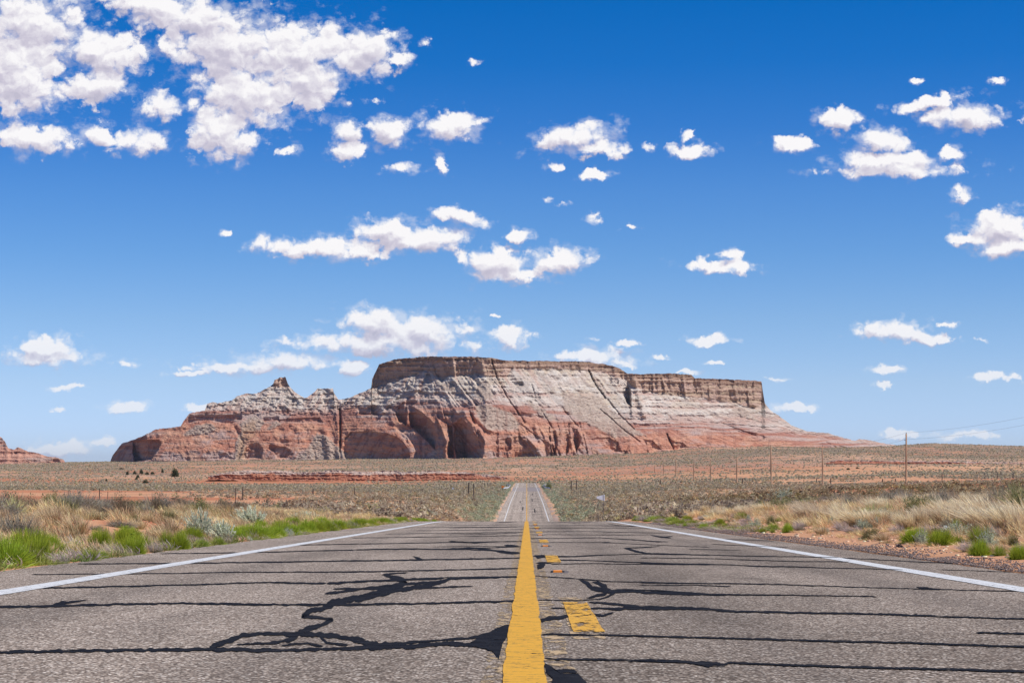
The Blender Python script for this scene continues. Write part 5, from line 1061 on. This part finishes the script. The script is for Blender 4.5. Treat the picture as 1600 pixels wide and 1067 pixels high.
def poles():
    tops = []
    def one(px, rt, y, lab, rad=.19):
        a, s = ray(px, rt); x = a*y; z0 = float(zt(x, y)); zt_ = s*y; h = zt_-z0
        t = tag(empty('utility_pole', (x, y, z0)), lab, 'pole', 'poles of the power line'); lx = .012*h*math.sin(px)
        tm('pole_shaft', tube([(0, 0, -.4), (lx*.5, 0, h*.5), (lx, 0, h)], [rad*1.15, rad, rad*.8], 10), M['pole'], t, True)
        tm('insulator', tube([(lx, 0, h+.002), (lx, 0, h+.1), (lx, 0, h+.14), (lx, 0, h+.3)], [.03, .05, .09, .05], 8), M['dark'], t)
        tm('insulator', tube([(lx-rad*.9, 0, h-1.35), (lx-rad*.9-.2, 0, h-1.3), (lx-rad*.9-.25, 0, h-1.15)], [.03, .05, .04], 8), M['dark'], t)
        return (x+lx, y, z0+h)
    near = (88.0, 305.0); z = 10.2
    x, y = near; z0 = float(zt(x, y)); t = tag(empty('utility_pole', (x, y, z0)), 'wooden pole just beyond the right edge of the view, carrying the rising wires', 'pole', 'poles of the power line')
    tm('pole_shaft', tube([(0, 0, -.4), (0, 0, z-z0)], [.18, .13], 10), M['pole'], t, True); tm('insulator', tube([(0, 0, z-z0+.002), (0, 0, z-z0+.14), (0, 0, z-z0+.3)], [.03, .09, .05], 8), M['dark'], t)
    tops.append((x, y, z))
    for p in POLES: tops.append(one(*p, rad=.19 if p[2] < 600 else .26))
    for dz, dx, lab in ((.2, 0, 'upper thin dark wire rising from the tallest pole to the right edge'), (-1.2, -.3, 'lower thin dark wire below the upper one on the pole line')):
        pts = []
        for a, b in zip(tops[:-1], tops[1:]):
            a, b = np.array(a), np.array(b)
            for q in np.linspace(0, 1, 13)[:-1]: p = a+(b-a)*q; pts.append((p[0]+dx, p[1], p[2]+dz-4*.9*q*(1-q)))
        tag(tm('power_wire', tube(pts, [.013]*len(pts), 5, False), M['wire']), lab, 'wire')
    for px, rt, rb, lab in ((464, 735, 755, 'very faint slender pole in front of the red ledge on the left plain'), (738, 727, 751, 'very faint slender pole left of the far road crest'), (284, 738, 760, 'very faint slender pole right of the largest juniper')):
        x, y, z = hit(px, rb, 300); h = (rb-rt)*y/FPX; t = tag(empty('slender_pole', (x, y, z)), lab, 'pole'); tm('pole_shaft', tube([(0, 0, -.3), (0, 0, h)], [.11, .08], 8), M['pole'], t); tm('pole_cap', tube([(0, 0, h+.002), (0, 0, h+.12)], [.1, .06], 8), M['dark'], t)
poles()
def fence(lab, posts, group):
    t = None; last = []
    for (px, r, h, wd) in posts:
        x, y, z = hit(px, r, 95); H = h*y/FPX
        if t is None: base = (x, y, z); t = tag(empty('wire_fence', base), lab, 'fence', group)
        q = (x-base[0], y-base[1], z-base[2]); rad = wd*y/FPX/2
        tm('post', tube([(q[0], q[1], q[2]-.4), (q[0]+.02, q[1], q[2]+H*.6), (q[0]+.03, q[1], q[2]+H)], [rad, rad, rad*.85], 8), M['post'], t); last.append((q, H))
    for fr in (.45, .7, .92):
        pts = []
        for (p, H), (p2, H2) in zip(last[:-1], last[1:]):
            for u in np.linspace(0, 1, 6)[:-1]: pts.append((p[0]+(p2[0]-p[0])*u, p[1]+(p2[1]-p[1])*u, p[2]+H*fr+(p2[2]+H2*fr-p[2]-H*fr)*u-.1*4*u*(1-u)))
        p, H = last[-1]; pts.append((p[0], p[1], p[2]+H*fr)); tm('fence_wire', tube(pts, [.008]*len(pts), 4, False), M['wire'], t)
fence('wire fence of dark posts across the plain left of the road', [(155, 783, 20, 1.6), (168, 784, 16, 1), (368, 782, 21, 1.2), (379, 781, 21, 1.6), (489, 775, 12, 2), (554, 776, 15, 1.2)], 'roadside wire fences')
fence('short wire fence with two stout dark posts just left of the far road', [(732, 774, 20, 1.8), (740, 776, 21, 1.6)], 'roadside wire fences')
fence('short wire fence with two stout dark posts just right of the far road', [(892.5, 767, 16, 1.7), (900.5, 766, 15, 1.7)], 'roadside wire fences')
fence('wire fence of small dark posts on the plain behind the tall poles', [(1032, 757, 8, 1.2), (1160, 757, 10, 1.6), (1256, 755, 6, 1), (1276, 755, 8, 1.4), (1298, 755, 8, 1.6), (1379, 754, 6, 1.6), (1399, 754, 6, 1.8)], 'roadside wire fences')
fence('wire fence on the crown of the red bank at the far right', [(1472, 753, 14, 1.3), (1559, 748, 9, 1.3), (1583, 747, 8, 1.3)], 'roadside wire fences')
fence('wire fence with thin posts low on the red bank at the right edge', [(1555, 775, 14, 1.2), (1598, 778, 22, 1.3)], 'roadside wire fences')
def signs():
    y = 185; a, s = ray(939, 772); a2, _ = ray(942.6, 772); x = a2*y; z0 = float(zt(x, y)); zt_ = float(ray(939, 772)[1])*y; H = zt_-z0; m = y/FPX
    t = tag(empty('road_sign', (x, y, z0)), 'grey back of a road sign on two thin posts, right of the far road', 'sign'); w = 10.5*m
    tm('post', boxm((0, 0, H/2-.2), (.045, .045, H+.3), .01), M['steel'], t); tm('post', boxm((-w*.78, -.02, H/2-.35), (.04, .04, H-.25), .01), M['steel'], t)
    p = [(.1, -.04), (.1, -.04), (-w*.98, .56), (-w*.98, .56)]; zt1, zb1, zt2, zb2 = H-.02, H-10.5*m, H-3.5*m, H-6.2*m
    V = [(.13, .03, zt1), (.13, .03, zb1), (-w, -.14, zb2), (-w, -.14, zt2)]; V = V+[(v[0], v[1]+.012, v[2]) for v in V]
    F = [[0, 1, 2, 3], [7, 6, 5, 4], [0, 4, 5, 1], [1, 5, 6, 2], [2, 6, 7, 3], [3, 7, 4, 0]]; tm('sign_panel', (np.array(V), np.array(F)), M['signback'], t)
    def sm(px, rb, rt, w, h, mat, lab, diamond=False):
        x, y, z = hit(px, rb, 300); y = min(y, 900); a_, s_ = ray(px, rb); x = a_*y; z = float(zt(x, y)); m = y/FPX; H = (rb-rt)*m
        t = tag(empty('road_sign', (x, y, z)), lab, 'sign'); tm('post', boxm((0, .05, H/2-.1), (.07, .07, H+.2), .01), M['steel'], t)
        if diamond: V = np.array([(0, 0, H+.1), (-w*m/2, 0, H-h*m/2), (0, 0, H-h*m), (w*m/2, 0, H-h*m/2)])
        else: V = np.array([(-w*m/2, 0, H), (-w*m/2, 0, H-h*m), (w*m/2, 0, H-h*m*.75), (w*m/2, 0, H-h*m*.2)])
        V = np.concatenate([V, V+np.array([0, .02, 0])]); tm('sign_panel', (V, np.array([[0, 1, 2, 3], [7, 6, 5, 4], [0, 4, 5, 1], [1, 5, 6, 2], [2, 6, 7, 3], [3, 7, 4, 0]])), mat, t)
    sm(786, 765, 758.5, 4.6, 3.8, M['orangesign'], 'small orange sign far off, left of the distant road')
    sm(858, 756, 749.5, 1.8, 2.6, M['greensign'], 'tiny green sign at the right where the distant road ends')
    sm(707.5, 768, 761, 2.4, 4, M['signback'], 'little pale sign on the plain left of the two stout fence posts')
    sm(797, 765, 756.5, 2.0, 3.2, M['signback'], 'tiny grey-blue sign behind the left guard rail of the distant road')
    # short guard rails over the culvert on the distant road
    for side, lab in ((-1, 'short white-edged guard rail at the left shoulder of the distant road'), (1, 'short dark guard rail at the right shoulder of the distant road')):
        y0, y1 = 660, 770; x0 = side*6.2; z0 = float(zroad(y0)); t = tag(empty('guard_rail', (x0, y0, z0)), lab, 'guard rail', 'guard rails of the distant road')
        pts = [(side*(1.5 if q in (0, 9) else .3 if q in (1, 8) else 0), (y1-y0)*q/9, .75+(zroad(y0+(y1-y0)*q/9)-z0)) for q in range(10)]
        V = []; F = []
        for i, p in enumerate(pts):
            for (dy, dz) in ((0, -.22), (.05, -.1), (0, 0), (.05, .1), (0, .22)): V.append((p[0]-side*dy, p[1], p[2]+dz))
        for i in range(9):
            for k in range(4): F.append([i*5+k, i*5+k+1, (i+1)*5+k+1, (i+1)*5+k])
        tm('rail', (np.array(V), np.array(F)), M['whitemetal'], t)
        for i, p in enumerate(pts): tm('post', boxm((p[0]+side*.16, p[1], p[2]-.5), (.2, .2, 1.3), .02), M['dark'], t)
    x, y = 7.6, 700; o = link('juniper_bush', pmesh('olive_shrub', 1), M['plant'], None, (x, y, float(zt(x, y)))); o.scale = (2.6, 2.6, 2.5); tag(o, 'dark rounded bush behind the right guard rail of the distant road', 'bush')
    for px, w, h in ((842.5, 1.0, 6), (802.5, .9, 5)):
        a, s = ray(px, 766); y = 655.; x = a*y; t = tag(empty('marker_post', (x, y, float(zt(x, y)))), 'thin white marker post by the %s guard rail' % ('right' if px > 823 else 'left'), 'marker post')
        tm('marker_blade', boxm((0, 0, .7), (.2, .03, 1.5), .005), M['whitemetal'], t); tm('marker_foot', boxm((0, .03, .1), (.25, .03, .3), .005), M['dark'], t)
M['whitemetal'] = m_plain('galvanised_rail', (.72, .74, .76), .45, .2, .12)
signs()
def small_things():
    g = np.random.default_rng(3)
    # recessed lane reflectors between the dashes
    nm = ['nearest', 'second', 'third', 'fourth', 'fifth']
    for k in range(5):
        y = 18.5+12.19*k; x = .285; z = float(zroad(y))
        t = tag(empty('road_reflector', (x, y, z)), nm[k]+' orange lane reflector between the yellow dashes', 'reflector', 'reflectors along the centre line')
        tm('groove', boxm((.02, .05, .0012), (.16, .42, .005), .01), M['patch'], t); tm('casting', boxm((0, 0, .008), (.125, .11, .014), .015), M['dark'], t)
        V = np.array([(-.042, -.062, .006), (.042, -.062, .006), (.038, -.04, .022), (-.038, -.04, .022), (-.042, .03, .006), (.042, .03, .006), (.038, .0, .022), (-.038, .0, .022)])
        tm('lens', (V, np.array([[0, 1, 2, 3], [3, 2, 6, 7], [7, 6, 5, 4], [0, 3, 7, 4], [1, 5, 6, 2]])), M['orange'], t)
    def lump(name, px, r, w, h, mat, lab, cat, seed):
        x, y, z = hit(px, r); m = y/FPX; gg = np.random.default_rng(seed); nu, nv = 12, 8; U, W = np.meshgrid(np.linspace(0, 2*np.pi, nu, endpoint=False), np.linspace(0, 1, nv), indexing='ij')
        rr = 1+.35*gg.normal(0, 1, U.shape)*np.sin(W*np.pi); X = .5*w*m*rr*np.cos(U)*np.sin(W*np.pi); Y = .4*w*m*rr*np.sin(U)*np.sin(W*np.pi); Z = h*m*(.5-.5*np.cos(W*np.pi))*(1+.1*gg.normal(0, 1, U.shape)*np.sin(W*np.pi))
        F = [[i*nv+k, ((i+1) % nu)*nv+k, ((i+1) % nu)*nv+k+1, i*nv+k+1] for i in range(nu) for k in range(nv-1)]
        o = tm(name, (np.stack([X, Y, Z], -1).reshape(-1, 3), np.array(F)), mat); o.location = (x, y, z-.01); tag(o, lab, cat)
    lump('plastic_bag', 1479, 826, 10, 6, M['whiteplastic'], 'larger crumpled pale plastic bag lying behind the large lime shrub', 'litter', 1)
    lump('plastic_bag', 1472, 828, 6, 4, M['whiteplastic'], 'smaller crumpled pale plastic bag left of the larger one', 'litter', 2)
    lump('plastic_bag', 1315, 796, 6, 5, M['whiteplastic'], 'pale plastic bag caught in the straw near the large grey brush', 'litter', 3)
    lump('plastic_scrap', 1188, 826, 4, 3, M['whiteplastic'], 'scrap of pale litter by a tiny green shrub near the start of the gravel', 'litter', 4)
    lump('asphalt_chunk', 1405, 855, 10, 6, M['tar'], 'black chunk of tar at the top of the gravel heap on the right', 'chunk', 5)
    for i, (px, r, w, h, lab) in enumerate([(112, 818, 6, 4, 'red rock below the dark shaded shrub'), (222, 807, 8, 4, 'flat red rock at the middle of the bank'), (238, 810, 8, 4, 'larger flat red rock with dark shade under it on the bank'), (250, 809, 9, 3, 'thin red slab at the right of the bank'), (172, 808, 5, 5, 'pointed red rock at the left of the bank'), (62, 816, 5, 4, 'red rock beside the round straw tuft'), (74, 820, 6, 3, 'red rock in the shade under the round straw tuft')]):
        lump('rock', px, r, w, h, M['redrock'], lab, 'rock', 20+i)
    # crumbled asphalt heaped along the right road edge
    N = 16000; y = 11*(75/11)**g.uniform(0, 1, N); hw = .5+.25*fbm(y/5, y*0, 77, 3); x = ER-.02+np.abs(g.normal(0, .5, N))*hw*.9; s_ = g.uniform(.004, .015, N)*(1+y/60)
    z = zt(x, y)+.02*np.exp(-((x-ER-.3)/.25)**2)*(1+fbm(y/1.3, x, 78, 3)*2); z += np.where(np.abs(y-25.5) < 2.2, .05*np.exp(-((x-ER-.45)/.25)**2), 0)
    pr = []
    for k in range(4):
        v = np.array([(-1, -1, -1), (1, -1, -1), (1, 1, -1), (-1, 1, -1), (-1, -1, 1), (1, -1, 1), (1, 1, 1), (-1, 1, 1)])*.5*np.random.default_rng(k).uniform(.5, 1.1, (8, 3)); f = np.array([[0, 3, 2, 1], [4, 5, 6, 7], [0, 1, 5, 4], [1, 2, 6, 5], [2, 3, 7, 6], [3, 0, 4, 7]]); pr.append((v, f, np.tile([[.27, .215, .19]], (8, 1))))
    merge_field('gravel', pr, np.stack([x, y, z], -1), np.stack([s_, s_*.7], -1), g.uniform(0, 6, N), g.integers(0, 4, N), g.uniform(.5, 2.0, (N, 1))*np.array([[1, .97, .95]]), M['gravel'])
    N = 5000; y = 13*(95/13)**g.uniform(0, 1, N); sd_ = g.uniform(0, 1, N) < .45; x = np.where(sd_, EL-g.uniform(.1, 6, N), ER+.5+g.uniform(0, 5, N)); s_ = g.uniform(.01, .045, N)*(1+y/60)
    merge_field('pebbles', [(p[0], p[1], p[2]/.12*.45) for p in pr], np.stack([x, y, zt(x, y)], -1), np.stack([s_, s_*.6], -1), g.uniform(0, 6, N), g.integers(0, 4, N), g.uniform(.6, 1.3, (N, 1))*np.where(sd_[:, None], np.array([[1.0, .42, .26]]), np.array([[1.25, .9, .68]])), M['gravel'])
def m_attr(name):
    m, T, b, o = mat_new(name); at = T.new('ShaderNodeVertexColor', layer_name='Col').outputs[0]; n = T.noise(T.new('ShaderNodeNewGeometry').outputs['Position'], 60, 3, .6)
    T.put(b.inputs['Base Color'], T.mix(T.math('MULTIPLY', n, .4), at, (.1, .08, .07, 1))); b.inputs['Roughness'].default_value = .9; return m
M['gravel'] = m_attr('loose_stones'); M['redrock'] = m_plain('red_sandstone', (.50, .17, .09), .9, 0, .3, 6, .1)
small_things()
for x0, x1, mt in ((EL+.05, -.09, (.36, .30, .27)), (.07, ER-.05, (.28, .24, .23))):
    v, f = strip(640, 742, x0, x1, .006, 2, .02, 5); link('repair_patch', mesh_np('repair_patch', v, f), m_plain('repair_asphalt', mt, .9, 0, .15, 2, .1), road)

# ------------------------------------------------------------------ the air between here and the butte
def haze():
    me = bpy.data.meshes.new('haze'); x, y0, y1, z0, z1 = 9000, -60, 33500, -75, 190
    V = [(-x, y0, z0), (x, y0, z0), (x, y1, z0), (-x, y1, z0), (-x, y0, z1), (x, y0, z1), (x, y1, z1), (-x, y1, z1)]
    me.from_pydata(V, [], [(0, 3, 2, 1), (4, 5, 6, 7), (0, 1, 5, 4), (1, 2, 6, 5), (2, 3, 7, 6), (3, 0, 4, 7)])
    m = bpy.data.materials.new('haze'); m.use_nodes = True; T = NT(m.node_tree); T.n.clear(); o = T.new('ShaderNodeOutputMaterial')
    v = T.new('ShaderNodeVolumePrincipled'); v.inputs['Color'].default_value = (.80, .88, 1, 1); v.inputs['Density'].default_value = HAZE; v.inputs['Anisotropy'].default_value = .2
    T.l.new(v.outputs[0], o.inputs['Volume']); tag(link('haze', me, m), kind='stuff')
HAZE = .000016
build_fields()
haze()
